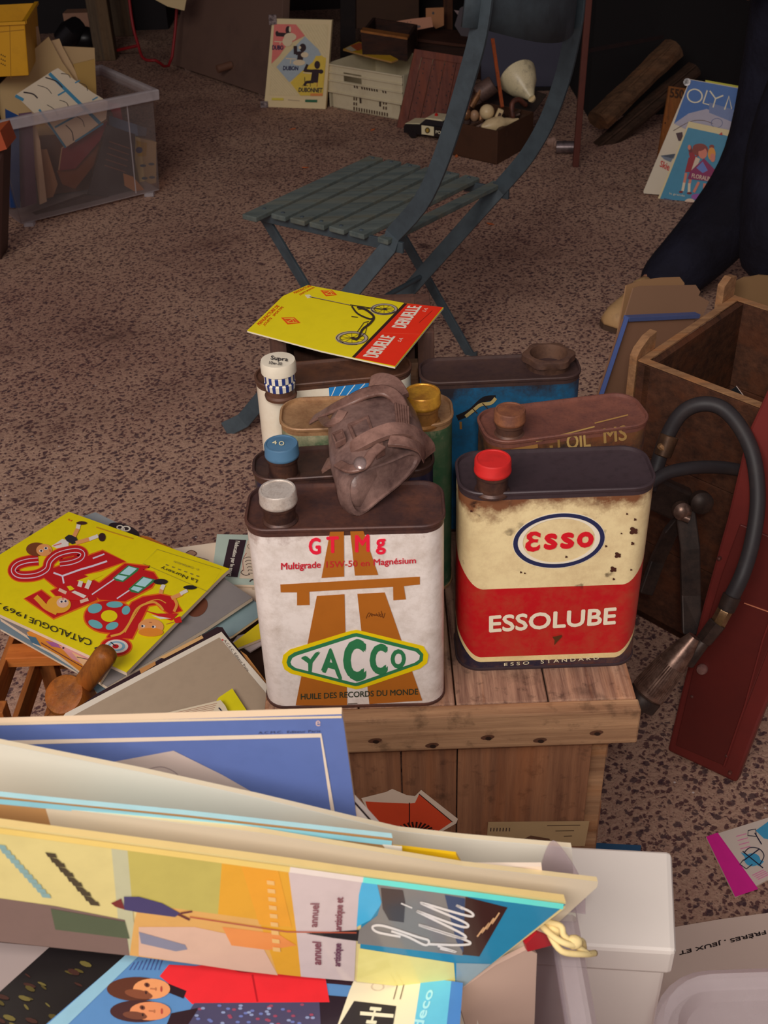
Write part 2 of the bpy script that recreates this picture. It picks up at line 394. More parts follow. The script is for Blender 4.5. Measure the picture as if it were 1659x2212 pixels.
# ================================================================== OIL CANS
def rrect(w_, d, r, o=0, n=7):
    r2 = max(r+o, .001); hx, hy = w_/2+o-r2, d/2+o-r2; out = []
    for cx, cy, a0 in ((hx, hy, 0), (-hx, hy, 90), (-hx, -hy, 180), (hx, -hy, 270)):
        for k in range(n+1):
            a = math.radians(a0+90*k/n); out.append((cx+r2*math.cos(a), cy+r2*math.sin(a)))
    return out
def can_body_mat(bands, h, w_, rustc=(92, 48, 26), rust=.5, rough=.35, topfade=.03, dirtc=(120, 96, 70), dirt=.35, ck=0.0, spots=0):
    m, nt, b = base('painted_tin', rough, 0, .5); v = coords(nt)
    sx = N(nt, 'ShaderNodeSeparateXYZ'); nt.links.new(v, sx.inputs[0]); z = sx.outputs[2]; col = rgb(bands[0][1])
    ax = math_(nt, 'MAXIMUM', math_(nt, 'SUBTRACT', math_(nt, 'ABSOLUTE', sx.outputs[0]), w_/2-.022), 0)
    zz = math_(nt, 'SUBTRACT', z, math_(nt, 'MULTIPLY', math_(nt, 'MULTIPLY', ax, ax), ck))
    for zb, c in bands[1:]:
        f = math_(nt, 'GREATER_THAN', zz, zb); col = mix(nt, f, col, rgb(c))
    n = noise(nt, v, 16, 10, .72); n2 = noise(nt, v, 45, 8, .75)
    col = mix(nt, ramp(nt, n2, [(.42, W01(0)), (.8, W01(dirt))]), col, rgb(dirtc))
    e = math_(nt, 'MINIMUM', math_(nt, 'SUBTRACT', h, z), math_(nt, 'ADD', math_(nt, 'MULTIPLY', z, 2.5), .016))            # distance to the rims
    e2 = math_(nt, 'MULTIPLY', math_(nt, 'ADD', math_(nt, 'SUBTRACT', math_(nt, 'ABSOLUTE', sx.outputs[0]), w_/2), .03), .7)
    ed = math_(nt, 'MAXIMUM', math_(nt, 'SUBTRACT', 1, math_(nt, 'DIVIDE', e, topfade)), math_(nt, 'MULTIPLY', e2, 18))
    f = math_(nt, 'ADD', math_(nt, 'MULTIPLY', math_(nt, 'MAXIMUM', ed, 0), .26*rust*2), n)
    col = mix(nt, ramp(nt, f, [(.72, W01(0)), (.9, W01(.95*min(1, rust*1.8)))]), col, rgb(rustc))
    if spots:
        vo = N(nt, 'ShaderNodeTexVoronoi', Scale=38.0); nt.links.new(mix(nt, .02, v, noise(nt, v, 90, 3)), vo.inputs['Vector'])
        k = math_(nt, 'MULTIPLY', ramp(nt, vo.outputs['Distance'], [(.10, W01(1)), (.22, W01(0))]), ramp(nt, noise(nt, v, 20, 4), [(.5, W01(0)), (.6, W01(spots))]))
        col = mix(nt, k, col, rgb((40, 24, 18)))
    nt.links.new(col, b.inputs['Base Color']); bump(nt, b, f, .2, .001); return m
def oil_can(name, label, cx, cy, ang, w_, d, z0, ztop, r, body, lid, group=None, cap=None, part_names=None):
    h = ztop - z0; t = thing(name, label, 'oil can', (cx, cy, z0), ang, group)
    M = ROOTS[t.name].inverted()
    def ring(o, z): return [M @ Vector((x, y, z)) for x, y in rrect(w_, d, r, o)]
    MB().loft([ring(0, .003), ring(0, h-.0085)]).build('body', body, t, smooth=True)
    MB().loft([ring(-.001, .0), ring(.001, .0003), ring(.0014, .0015), ring(.001, .003), ring(0, .0034)]).build('base_seam', lid, t, smooth=True)
    MB().loft([ring(0, h-.0085), ring(0, h-.0045), ring(.0012, h-.0035), ring(.0015, h-.001), ring(.0008, h), ring(-.0008, h), ring(-.0016, h-.003), ring(-.004, h-.004)]).build('lid', lid, t, smooth=True)
    return t
def cap_on(t, u, v, ztop, zlid, r, capm, neckm, knurl=True, hgt=.013, label=None, neck_r=None, dome=False):
    c = A(u, v, ztop); c.z = zlid; H_ = ztop - zlid; nr = neck_r or r*.9
    MB().lathe(c, (0, 0, 1), [(nr*1.08, -.001), (nr*1.08, .001), (nr*.95, .003), (nr*.95, H_-hgt-.004), (nr*1.05, H_-hgt-.003), (nr*1.05, H_-hgt), (nr*.9, H_-hgt+.002)], 36).build('spout', neckm, t, smooth=True)
    prof = [(r*.98, H_-hgt), (r*1.02, H_-hgt+.001), (r*1.02, H_-hgt+.003), (r, H_-hgt+.0035), (r, H_-.0015), (r*.95, H_), (r*.86, H_), (r*.84, H_-.0007), (.001, H_-.0005)]
    o = MB().lathe(c, (0, 0, 1), prof, 40).build('cap', capm, t, smooth=True)
    if label: o['label'] = label
    return c
lidm = rusty((58, 38, 36), (86, 52, 40), .55, .2, 22); lidm2 = rusty((96, 62, 44), (62, 42, 36), .5, .15, 18); lidm3 = rusty((50, 38, 42), (44, 30, 32), .5, .15, 15, (.5, .8))
neck = rusty((50, 34, 32), (80, 52, 40), .4, .3, 40)
alu = rusty((196, 186, 176), (150, 132, 118), .32, .55, 60, (.5, .8))
# --- white can with road picture
yb = can_body_mat([(0, (206, 196, 190))], .2055, .167, rust=.55, dirt=.55, topfade=.03)
y = oil_can('oil_can', 'white motor oil can with brown motorway picture and green and yellow diamond badge', -.0325, .783, -.018, .1655, .066, ZC, .7105, .019, yb, lidm)
cap_on(y, 599, 1056, .7375, .7065, .0156, alu, neck, label='silver screw cap')
yf = Plane.three(A(640, 1140, .70), A(900, 1130, .70), A(640, 1140, .70) - Vector((0, 0, .1)))
M_ = ROOTS[y.name].inverted(); q0 = M_ @ Vector((0, -.033, 0)); q1 = M_ @ Vector((.1, -.033, 0)); yf = Plane.three(q0, q1, q0+Vector((0, 0, .1)))
Z = (500, 1000, 3.318); BR = (146, 84, 26); RD = (196, 28, 52); GN = (42, 104, 66); YE = (206, 180, 10); WH = (206, 196, 192)
p = Print(yf, Z)
p.poly(BR, (712, 462), (806, 462), (808, 812), (645, 822)).poly(BR, (848, 460), (936, 457), (1052, 800), (885, 805))
p.poly(BR, (350, 868), (1350, 812), (1350, 868), (1235, 880), (1250, 975), (1160, 982), (1158, 885), (558, 920), (560, 1015), (470, 1018), (470, 925), (353, 925))
p.poly(BR, (612, 950), (810, 938), (830, 1735), (460, 1735)).poly(BR, (902, 935), (1098, 925), (1368, 1700), (988, 1725))
p.up().poly(YE, (362, 1425), (372, 1372), (420, 1332), (855, 1198), (895, 1192), (935, 1200), (1375, 1308), (1412, 1370), (1402, 1430), (1355, 1468), (930, 1612), (890, 1618), (860, 1610), (425, 1505), (380, 1475))
p.text(RD, 'G', (555, 655), (642, 652), (640, 530), (552, 532), .035).text(RD, 'T', (680, 645), (772, 640), (770, 520), (680, 524), .035)
p.text(RD, 'M', (885, 638), (992, 632), (990, 508), (885, 512), .035).text(RD, 'g', (1035, 655), (1108, 650), (1105, 538), (1032, 540), .035)
p.text((168, 30, 44), 'Multigrade', (355, 778), (640, 762), (640, 700), (355, 712), .02).text((160, 38, 36), '15W-50 en', (680, 748), (990, 735), (990, 690), (680, 700), .02)
for k in range(7): p.curve((84, 44, 18), 5, (965+18*k, 1110-9*k), (985+17*k, 1070+6*k), (1010+15*k, 1095-4*k))
p.text((168, 30, 44), 'Magnésium', (1018, 745), (1322, 728), (1322, 672), (1018, 684), .02)
p.text((38, 46, 34), 'HUILE DES RECORDS DU MONDE', (497, 1692), (1338, 1655), (1338, 1612), (497, 1650), .02)
p.up().poly(GN, (395, 1422), (408, 1380), (450, 1352), (868, 1218), (895, 1213), (925, 1220), (1340, 1325), (1375, 1365), (1370, 1412), (1335, 1440), (915, 1590), (888, 1594), (860, 1588), (440, 1478), (405, 1452))
p.up().poly(WH, (424, 1420), (438, 1390), (470, 1373), (872, 1243), (895, 1238), (918, 1243), (1320, 1345), (1350, 1372), (1345, 1402), (1312, 1425), (905, 1566), (888, 1570), (868, 1566), (460, 1462), (432, 1442)).up()
for ch, q in (('Y', ((520, 1492), (607, 1498), (640, 1338), (497, 1385))), ('A', ((642, 1485), (796, 1550), (765, 1305), (655, 1335))), ('C', ((800, 1552), (966, 1562), (966, 1250), (800, 1256))),
              ('C', ((990, 1515), (1120, 1508), (1120, 1282), (990, 1292))), ('O', ((1140, 1468), (1250, 1465), (1250, 1322), (1140, 1328)))):
    p.text(GN, ch, *q, .045)
p.line((60, 50, 40), 5, (835, 1718), (903, 1714))
p.build('printed_picture', y)
# --- cream and red can
ex, ey, ea = .1505, .8265, 0.0
ef = Plane((0, ey-.0335, 0), (0, 1, 0))
def ez(yy, xx=700): return ef.hit(950+xx/3.318, 940+yy/3.318).z - ZC
eb = can_body_mat([(0, (30, 28, 44)), (ez(1612), (200, 180, 130)), (ez(1578), (156, 14, 22)), (ez(1092), (226, 206, 158)), (ez(1086), (226, 206, 158))], .2055, .1695, rust=.95, dirt=.45, dirtc=(128, 84, 50), ck=50, topfade=.045, spots=1)
e = oil_can('oil_can', 'cream and red motor oil can with blue oval badge and red cap', ex, ey, ea, .1695, .067, ZC, .7105, .021, eb, lidm3)
cap_on(e, 1065, 990, .739, .7065, .0157, paint((168, 30, 28), .5, .5, (110, 20, 16), 60), neck, label='red screw cap')
Z = (950, 940, 3.318); NV = (30, 34, 66); RE = (178, 16, 30)
p = Print(ef, Z)
p.ell((222, 212, 192), 853, 752, (332, -24), (0, 199), 56, inner=(.78, .78))
p.up().ell(NV, 853, 752, (328, -24), (0, 194), 56, inner=(.90, .86)).text((226, 214, 190), 'ESSOLUBE', (352, 1412), (1259, 1352), (1269, 1228), (352, 1290), .032)
E_ = [(722, 700), (690, 686), (650, 690), (622, 712), (622, 736), (640, 752), (615, 772), (610, 800), (628, 826), (668, 832), (706, 820), (718, 802), (716, 778), (690, 798), (664, 800), (650, 790), (652, 774), (672, 764), (700, 766), (706, 742), (678, 742), (662, 734), (660, 722), (676, 712), (700, 722), (720, 730)]
p.poly(RE, *E_)
p.text(RE, 's', (742, 820), (840, 815), (846, 698), (750, 702), .06).text(RE, 's', (860, 814), (960, 808), (967, 690), (868, 696), .06).text(RE, 'o', (978, 806), (1100, 800), (1106, 684), (984, 690), .06)
p.text((190, 180, 150), 'E S S O', (460, 1650), (640, 1638), (640, 1616), (460, 1628), .01).text((190, 180, 150), 'S T A N D A R D', (722, 1633), (1140, 1603), (1138, 1580), (722, 1606), .01)
for x_s, y_s, r_s in ((1385, 682, 26), (1272, 856, 20), (1240, 958, 20), (1190, 792, 8), (1245, 1027, 8), (1380, 772, 11), (1398, 600, 9), (225, 540, 8), (1370, 960, 7), (580, 978, 7), (608, 985, 6), (1340, 560, 7), (905, 867, 8), (1300, 700, 6)):
    for k in range(4): p.ell((58, 30, 22), x_s+r_s*.5*math.cos(k*2.2), y_s+r_s*.5*math.sin(k*2.2), (r_s*.75, r_s*.2*(k-1)), (-r_s*.1, r_s*.6), 9)
p.up().poly((70, 40, 20), (805, 1440), (835, 1436), (872, 1425), (874, 1440), (845, 1470), (818, 1500), (822, 1465))
p.build('printed_picture', e)
# --- green can (gold cap)
gb = can_body_mat([(0, (44, 74, 50))], .195, .167, rustc=(150, 140, 112), rust=.5, dirt=.45, dirtc=(112, 108, 84), topfade=.06)
g = oil_can('oil_can', 'scuffed green motor oil can with tan lid and gold cap', -.0135, .944, 0, .1645, .06, ZC, .7085, .022, gb, rusty((146, 112, 78), (112, 78, 52), .5, .2, 30))
cap_on(g, 912, 846, .737, .7045, .0175, rusty((190, 140, 46), (140, 92, 34), .35, .5, 40), rusty((150, 104, 50), (96, 62, 36), .4, .4), label='gold screw cap')
# --- navy can (blue cap)
bb = can_body_mat([(0, (24, 24, 46))], .185, .166, rust=.3, dirt=.2, dirtc=(60, 50, 50))
n_ = oil_can('oil_can', 'dark navy motor oil can with a pale blue cap marked 40', -.036, .884, .05, .166, .052, ZC, .692, .02, bb, rusty((46, 32, 32), (70, 46, 38), .45, .25, 18))
cc = cap_on(n_, 607, 957, .722, .687, .0155, paint((64, 96, 122), .4, .4, (40, 60, 80), 50), neck, label='pale blue screw cap')
p = Print(hz(.722), (500, 600, 3.318), .0004); p.text((196, 186, 150), '4', (292, 1195), (325, 1196), (325, 1170), (292, 1170), .03).text((196, 186, 150), 'O', (340, 1205), (378, 1205), (378, 1174), (340, 1174), .02); p.build('cap_lettering', n_)
# --- white can with blue stripes (checked cap)
wb = can_body_mat([(0, (216, 205, 186))], .195, .164, rust=.42, dirt=.3, dirtc=(170, 140, 100), topfade=.03)
wc = oil_can('oil_can', 'white motor oil can with blue striped panel and blue checked cap', -.0475, 1.047, .115, .162, .048, ZC, .700, .022, wb, lidm2)
c = A(600, 776, .735); c.z = .694
MB().lathe(c, (0, 0, 1), [(.016, -.001), (.0165, .002), (.0145, .004), (.0145, .012)], 36).build('spout', lidm2, wc, smooth=True)
NS = 28; prof = [(.0152, .010), (.0158, .0165), (.0145, .0175), (.0156, .019), (.0158, .0255), (.0150, .027)]
mb = MB(); x_, y_, d_ = ortho((0, 0, 1))
for i in range(len(prof)-1):
    for k in range(NS):
        q = [c + Vector((prof[j][0]*math.cos(2*math.pi*kk/NS), prof[j][0]*math.sin(2*math.pi*kk/NS), prof[j][1])) for j, kk in ((i, k), (i, k+1), (i+1, k+1), (i+1, k))]
        mb.mi = 1 if (k+(i > 2)) % 2 else 0; mb.add(q, [(0, 1, 2, 3)])
mb.build('cap', [ink((214, 206, 188)), ink((34, 48, 104))], wc, smooth=True)['label'] = 'white cap with blue checks'
MB().lathe(c, (0, 0, 1), [(.0150, .026), (.0178, .028), (.0180, .037), (.0170, .0405), (.001, .041)], 40).build('cap_top', paint((222, 212, 192), .35, .2), wc, smooth=True)
p = Print(hz(.7352), (500, 600, 3.318), .0006)
p.text((42, 38, 40), 'Supra', (278, 598), (402, 612), (408, 574), (284, 560), .02).text((52, 46, 46), '10w-30', (268, 622), (360, 632), (364, 610), (272, 600), .015); p.build('cap_lettering', wc)
M_ = ROOTS[wc.name].inverted(); q0 = M_ @ Vector((0, -.024, 0)); q1 = M_ @ Vector((.1, -.024, 0)); wf = Plane.three(q0, q1, q0+Vector((0, 0, .1)))
p = Print(wf, (500, 600, 3.318)); p.poly((36, 110, 168), (697, 785), (985, 752), (960, 900), (705, 900)).up()
for k in range(4): p.line((210, 206, 196), 6, (745+70*k, 780-8*k), (705+45*k-10, 895))
p.build('printed_picture', wc)
# --- rusty can
rb = can_body_mat([(0, (40, 30, 26))], .195, .17, rustc=(98, 54, 30), rust=.8, dirt=.9, dirtc=(110, 74, 40), topfade=.08, rough=.5)
ru = oil_can('oil_can', 'rusty brown motor oil can with worn yellow lettering, turned slightly askew', .178, .951, .17, .163, .064, ZC, .690, .022, rb, rusty((104, 62, 50), (84, 50, 44), .6, .1, 35))
cap_on(ru, 1102, 884, .712, .685, .0150, rusty((120, 74, 48), (92, 54, 40), .6, .1, 60), lidm2, label='rusty screw cap')
M_ = ROOTS[ru.name].inverted(); q0 = M_ @ Vector((0, -.032, 0)); q1 = M_ @ Vector((.1, -.032, 0)); rf = Plane.three(q0, q1, q0+Vector((0, 0, .1)))
p = Print(rf, (850, 700, 2.765))
p.text((150, 124, 74), 'OIL', (1035, 748), (1178, 732), (1172, 642), (1030, 660), .02).text((132, 104, 60), 'MS', (1255, 712), (1395, 692), (1390, 600), (1250, 622), .02).poly((120, 92, 50), (930, 725), (950, 722), (955, 758), (935, 760)).poly((120, 92, 50), (978, 690), (992, 688), (995, 735), (980, 738))
p.line((150, 122, 70), 8, (850, 700), (1200, 610)).line((140, 108, 60), 7, (1200, 590), (1400, 540)).poly((128, 92, 50), (700, 745), (860, 715), (862, 738), (700, 760))
p.build('lettering', ru)
# --- blue can with an open spout
ub = can_body_mat([(0, (18, 74, 108))], .195, .165, rustc=(34, 26, 26), rust=.9, dirt=1.0, dirtc=(30, 40, 48), topfade=.05, rough=.5)
ul = rusty((48, 32, 32), (60, 40, 34), .6, .15, 18)
u_ = oil_can('oil_can', 'rusted bright blue oil can with open funnel mouth, farthest back of the cans', .126, 1.048, .015, .166, .054, ZC, .695, .02, ub, ul)
c = A(1185, 768, .703); c.z = .689
def hexr(r_, z, k=6): return [c + Vector((r_*(1+.07*math.cos(k*a))*math.cos(a), r_*(1+.07*math.cos(k*a))*math.sin(a)*.95, z)) for a in [2*math.pi*i/36 for i in range(36)]]
MB().loft([hexr(.021, -.002, 0), hexr(.022, .008, 0), hexr(.0265, .010), hexr(.0262, .0165), hexr(.024, .0175), hexr(.0185, .0175, 0), hexr(.0175, .012, 0), hexr(.017, .0, 0)]).build('open_spout', rusty((84, 58, 44), (58, 38, 32), .6, .15, 30), u_, smooth=True)
M_ = ROOTS[u_.name].inverted(); q0 = M_ @ Vector((0, -.027, 0)); q1 = M_ @ Vector((.1, -.027, 0)); uf = Plane.three(q0, q1, q0+Vector((0, 0, .1)))
p = Print(uf, (850, 700, 2.765))
p.curve((24, 20, 22), 34, (380, 560), (460, 520), (540, 450), (610, 440)).up().curve((150, 130, 84), 20, (430, 550), (480, 510), (520, 480), (580, 470), (610, 440)).up()
p.line((52, 36, 24), 6, (470, 500), (500, 530)).line((52, 36, 24), 6, (530, 470), (560, 500)).line((120, 84, 40), 14, (400, 580), (402, 625)); p.build('printed_picture', u_)
# ================================================================== dark box behind the cans and the leaflet on it
bx = thing('wooden_box', 'narrow dark wooden box behind the cans under the yellow leaflet', 'box', (-.035, 1.15, ZC))
dbw = wood((84, 58, 48), (58, 40, 36), 'z'); zt = .713
for x in (-.108, .052): MB().box((x, 1.15, (ZC+zt)/2), (.018, .10, zt-ZC)).build('side_board', dbw, bx, bevel=.001)
MB().box((-.028, 1.195, (ZC+zt)/2), (.142, .01, zt-ZC)).build('back_board', dbw, bx)
MB().box((-.028, 1.108, ZC+.085), (.142, .01, .17)).build('front_board', wood((112, 84, 66), (84, 60, 48), 'x'), bx)
MB().box((-.028, 1.15, ZC+.006), (.142, .08, .012)).build('bottom_board', dbw, bx)
zl = .7165
Z = (500, 600, 3.318); hl = hz(zl)
lf = flatthing('leaflet', 'folded yellow and red leaflet showing a black scooter', 'leaflet', hl, [(112, 378), (640, 520), (1172, 638), (1520, 212), (1235, 180), (545, 52), (370, 130)], .0022, ink((214, 196, 22), .4), Z, edge=paper((214, 204, 180)))
YL = (214, 196, 22)
p = Print(hl, Z, .0004, .0002)
p.poly((214, 44, 20), (872, 573), (1172, 634), (1514, 213), (1245, 184)).poly((46, 26, 22), (862, 571), (884, 576), (1262, 187), (1238, 183))
OR = (176, 56, 14)
p.text(OR, 'MANUFACTURE DE', (202, 345), (345, 205), (325, 195), (180, 330), .02).text(OR, 'JOUETS   SPORTIFS', (240, 350), (380, 215), (360, 206), (222, 338), .02)
p.text(OR, 'MANUFACTURE', (455, 118), (575, 62), (560, 52), (440, 105), .02).text(OR, 'JOUETS SPORTIFS', (495, 130), (600, 75), (588, 67), (480, 120), .02)
for dx, dy, s_ in ((425, 312, 1), (697, 113, .86)):
    p.poly((200, 74, 16), (dx-70*s_, dy-24*s_), (dx+25*s_, dy-26*s_), (dx+70*s_, dy+14*s_), (dx-24*s_, dy+24*s_))
p.poly((200, 190, 150), (525, 125), (560, 122), (582, 142), (545, 150))
p.up()
WT = (226, 214, 196)
p.text(WT, 'DERUELLE', (1048, 578), (1178, 425), (1080, 412), (940, 566), .02).text(WT, 'DERUELLE', (1248, 366), (1368, 206), (1268, 203), (1146, 358), .02)
p.text(WT, 'S.A.', (1212, 465), (1232, 436), (1208, 430), (1190, 456)).text(WT, 'S.A.', (1388, 250), (1410, 222), (1388, 215), (1368, 243))
p.line((120, 26, 14), 3, (1345, 325), (1440, 238)).line((224, 90, 60), 2, (1085, 400), (1365, 408))
for dx, dy, s_ in ((425, 312, 1), (697, 113, .86)): p.line((224, 200, 60), 5, (dx-48*s_, dy-16*s_), (dx+20*s_, dy-18*s_), (dx+48*s_, dy+10*s_), (dx-16*s_, dy+14*s_), closed=True).line((224, 200, 60), 5, (dx-20, dy+8), (dx+10, dy-12), (dx+22, dy+8))
GY = (150, 138, 124); BK = (46, 36, 32)
for cx, cy, a, b_ in ((862, 436, 118, 50), (1092, 229, 98, 42)):
    p.ell(GY, cx, cy, a, b_, 40, inner=(.76, .70))
p.line(GY, 5, (560, 138), (850, 200)).line(BK, 7, (850, 198), (1010, 222)).up()
for cx, cy, a, b_ in ((862, 436, 118, 50), (1092, 229, 98, 42)):
    p.ell(BK, cx+4, cy, a*.97, b_*.95, 40, inner=(.955, .94)).ell(BK, cx+4, cy, a*.76, b_*.72, 40, inner=(.95, .93)).ell(BK, cx+8, cy, 15, 8)
    for k in range(5):
        an = k*math.pi/5+.3; p.line(BK, 2.2, (cx-a*.72*math.cos(an), cy-b_*.68*math.sin(an)), (cx+a*.72*math.cos(an), cy+b_*.68*math.sin(an)))
p.line(BK, 3, (560, 141), (852, 202)).curve(BK, 12, (862, 208), (905, 262), (990, 300), (1020, 290))
p.curve(BK, 16, (900, 215), (965, 235), (1020, 285), (995, 330), (940, 375), (905, 440), (865, 440)).line(BK, 5, (900, 395), (950, 325), (985, 318)).line(BK, 6, (860, 282), (905, 288))
p.curve(BK, 5, (1000, 235), (1060, 262), (1130, 262), (1175, 245)).curve(BK, 5, (770, 450), (820, 478), (900, 482)).line(BK, 5, (890, 455), (960, 400), (975, 330)).line(BK, 4, (905, 232), (1010, 222), (1080, 229))
p.build('printed_picture', lf)
# ================================================================== leather pouch lying on the cans
lea = rusty((118, 92, 84), (60, 42, 40), .32, 0, 22, (.36, .66)); leb = rusty((120, 90, 80), (70, 46, 40), .34, 0, 26, (.36, .66))
for m_l in (lea, leb):
    for nd in m_l.node_tree.nodes:
        if nd.type == 'BUMP': nd.inputs['Strength'].default_value = .45; nd.inputs['Distance'].default_value = .003
pz = thing('leather_pouch', 'dark brown worn leather pouch with straps lying across the can tops', 'pouch', A(830, 1000, .72))
def PZ(u, v, z): return A(500+u/3.318, 600+v/3.318, z)
ax0, ax1 = PZ(975, 870, .765), PZ(1050, 1500, .765)
def pring(u, v, z, a, b_, ex_, tilt, zz=0, n=26, e_=2.6):      # cross-section: wide axis in the picture's u, other axis up
    c = PZ(u, v, z); wdir = (PZ(u+100*math.cos(tilt), v+100*math.sin(tilt), z) - c).normalized(); updir = Vector((0, -.12, 1)).normalized()
    out = []
    for k in range(n):
        t = 2*math.pi*k/n; cx, sy = math.cos(t), math.sin(t)
        x = math.copysign(abs(cx)**(2/e_), cx); yq = math.copysign(abs(sy)**(2/e_), sy)
        out.append(c + wdir*x*a + updir*yq*b_)
    return out
rings = [pring(960, 905, .722, .022, .008, 0, -.35), pring(955, 925, .728, .036, .019, 0, -.35), pring(985, 1010, .732, .043, .024, 0, -.33), pring(1020, 1120, .732, .046, .026, 0, -.33),
         pring(1045, 1230, .731, .047, .027, 0, -.33), pring(1075, 1330, .729, .048, .0275, 0, -.4), pring(1095, 1400, .726, .043, .0255, 0, -.5), pring(1095, 1455, .722, .040, .021, 0, -.55), pring(1090, 1480, .721, .033, .014, 0, -.58)]
MB().loft(rings).build('body', lea, pz, smooth='all')
def top(u, v, z=.757): return PZ(u, v, z)
# lower oval flap
el = [(835, 1420), (800, 1500), (815, 1620), (860, 1700), (930, 1695), (1050, 1600), (1200, 1480), (1330, 1340), (1360, 1250), (1290, 1230), (1150, 1290), (960, 1360)]
fp = Plane.three(PZ(870, 1700, .7075), PZ(1340, 1250, .742), PZ(840, 1420, .742))
pts = [fp.hit(500+a/3.318, 600+b_/3.318) for a, b_ in smooth_path(el, 3, True)[:-1]]
cen = sum(pts, Vector())/len(pts)
MB().loft([[p-fp.n*.012 for p in pts], pts, [cen+(p-cen)*.96+fp.n*.003 for p in pts], [cen+(p-cen)*.86+fp.n*.0035 for p in pts], [cen+(p-cen)*.82+fp.n*.001 for p in pts]]).build('flap', lea, pz, smooth=True)
tp = hz(.7575)
def strap(pts, wdt, name='strap', th=.004, mat=leb):
    P_ = [top(*q) for q in pts]; P_ = smooth_path([tuple(q) for q in P_], 5)
    MB().strip(P_, th, wdt, (0, -.35, 1) if False else (.0, .25, .97)).build(name, mat, pz, smooth=True)
def tubestrap(pts, r, name='strap'):
    P_ = smooth_path([tuple(top(*q)) for q in pts], 6); MB().strip(P_, r*2.3, r*.9, (-.1, -.35, 1)).build(name, leb, pz, smooth=True, bevel=r*.28)
tubestrap([(575, 1020, .722), (700, 950, .742), (850, 880, .756), (960, 830, .760), (1090, 810, .760), (1180, 860, .757), (1230, 960, .752), (1270, 1080, .745)], .0052)
tubestrap([(990, 770, .738), (1060, 740, .745), (1150, 770, .747), (1210, 860, .745)], .0075)
tubestrap([(668, 1350, .722), (790, 1270, .742), (900, 1200, .756), (1060, 1120, .764), (1180, 1090, .766), (1300, 1110, .760), (1390, 1180, .748), (1420, 1260, .735)], .0058)
tubestrap([(1130, 1170, .762), (1240, 1180, .762), (1340, 1220, .754), (1385, 1290, .742)], .0042)
tubestrap([(760, 1330, .750), (850, 1370, .756), (950, 1340, .760), (1010, 1260, .762), (1080, 1200, .763)], .0038)
tubestrap([(650, 1000, .736), (690, 1040, .746), (760, 1020, .752), (800, 960, .755)], .0036)
for cx, cy, s_ in ((930, 1075, 1.0), (770, 1130, .55), (1060, 1215, .45)):
    q = [(cx-100*s_, cy-30*s_), (cx+50*s_, cy-95*s_), (cx+95*s_, cy+30*s_), (cx-45*s_, cy+100*s_)]
    P_ = [top(a, b_, .7585) for a, b_ in q]; ce = sum(P_, Vector())/4
    MB().loft([[a+Vector((0, 0, -.006)) for a in P_], P_, [ce+(a-ce)*.75 for a in P_], [ce+(a-ce)*.7-Vector((0, 0, .0022)) for a in P_]]).build('panel', leb, pz, bevel=.0006)
mb = MB()
for k in range(6): mb.tube([top(1175+18*k, 900+5*k, .7575), top(1190+16*k, 1050, .757)], .0011, 6)
mb.build('ribbing', leb, pz)
MB().ball(top(925, 1330, .760), (.006, .009, .004)).build('buckle', rusty((140, 120, 116), (96, 76, 72), .25, .4), pz, smooth=True)
# ================================================================== FOLDING CHAIR
ZS = .43
cp = paint((58, 68, 74), .5, .6, (38, 42, 46), 30, .1, .4, (.42, .75)); cs = wood((92, 98, 92), (64, 74, 74), 'x', .6, .7, .35)
P0, Q0, S0, T0 = A(853, 518, ZS), A(556, 452, ZS), A(1082, 404, ZS), A(788, 344, ZS)
fN = A(508, 930, 0.003); gF = A(1022, 760, .003)
P0.z = Q0.z = S0.z = T0.z = ZS
wv = ((S0-P0)+(T0-Q0))/2; dv = ((P0-Q0)+(S0-T0))/2; wn = wv.normalized(); dn = dv.normalized()
fF = fN + wv; gN = gF - wv
ch = thing('folding_chair', 'blue-green slatted folding metal garden chair standing behind the oil cans', 'chair', ((P0+Q0+S0+T0)/4).xy.to_3d())
nS = 7
for i in range(nS):
    t = (i+.42)/nS if i < 6 else .955; ww = .038 if i < 6 else .026
    ext0, ext1 = (.05 if i == 0 else .018), .016
    a = Q0.lerp(P0, t); b = T0.lerp(S0, t); d = (b-a).normalized()
    o = MB().bar(a - d*ext0, b + d*ext1, ww, .011, dn).build('slat', cs, ch, bevel=.002)
    for q, e_ in ((a, -1), (b, 1)):
        MB().lathe(q + d*e_*.002 + Vector((0, 0, .005)), (0, 0, 1), [(.0045, 0), (.004, .0018), (.002, .0026)], 10).build('bolt', cp, o)
dz = Vector((0, 0, -.0125))
for a, b in ((Q0, P0), (T0, S0)): MB().bar(a+dz-dn*.01, b+dz+dn*.02, .007, .022, wn).build('seat_rail', cp, ch, bevel=.001)
MB().bar(Q0+dz*1.2, T0+dz*1.2, .016, .006, dn).build('cross_rail', cp, ch)
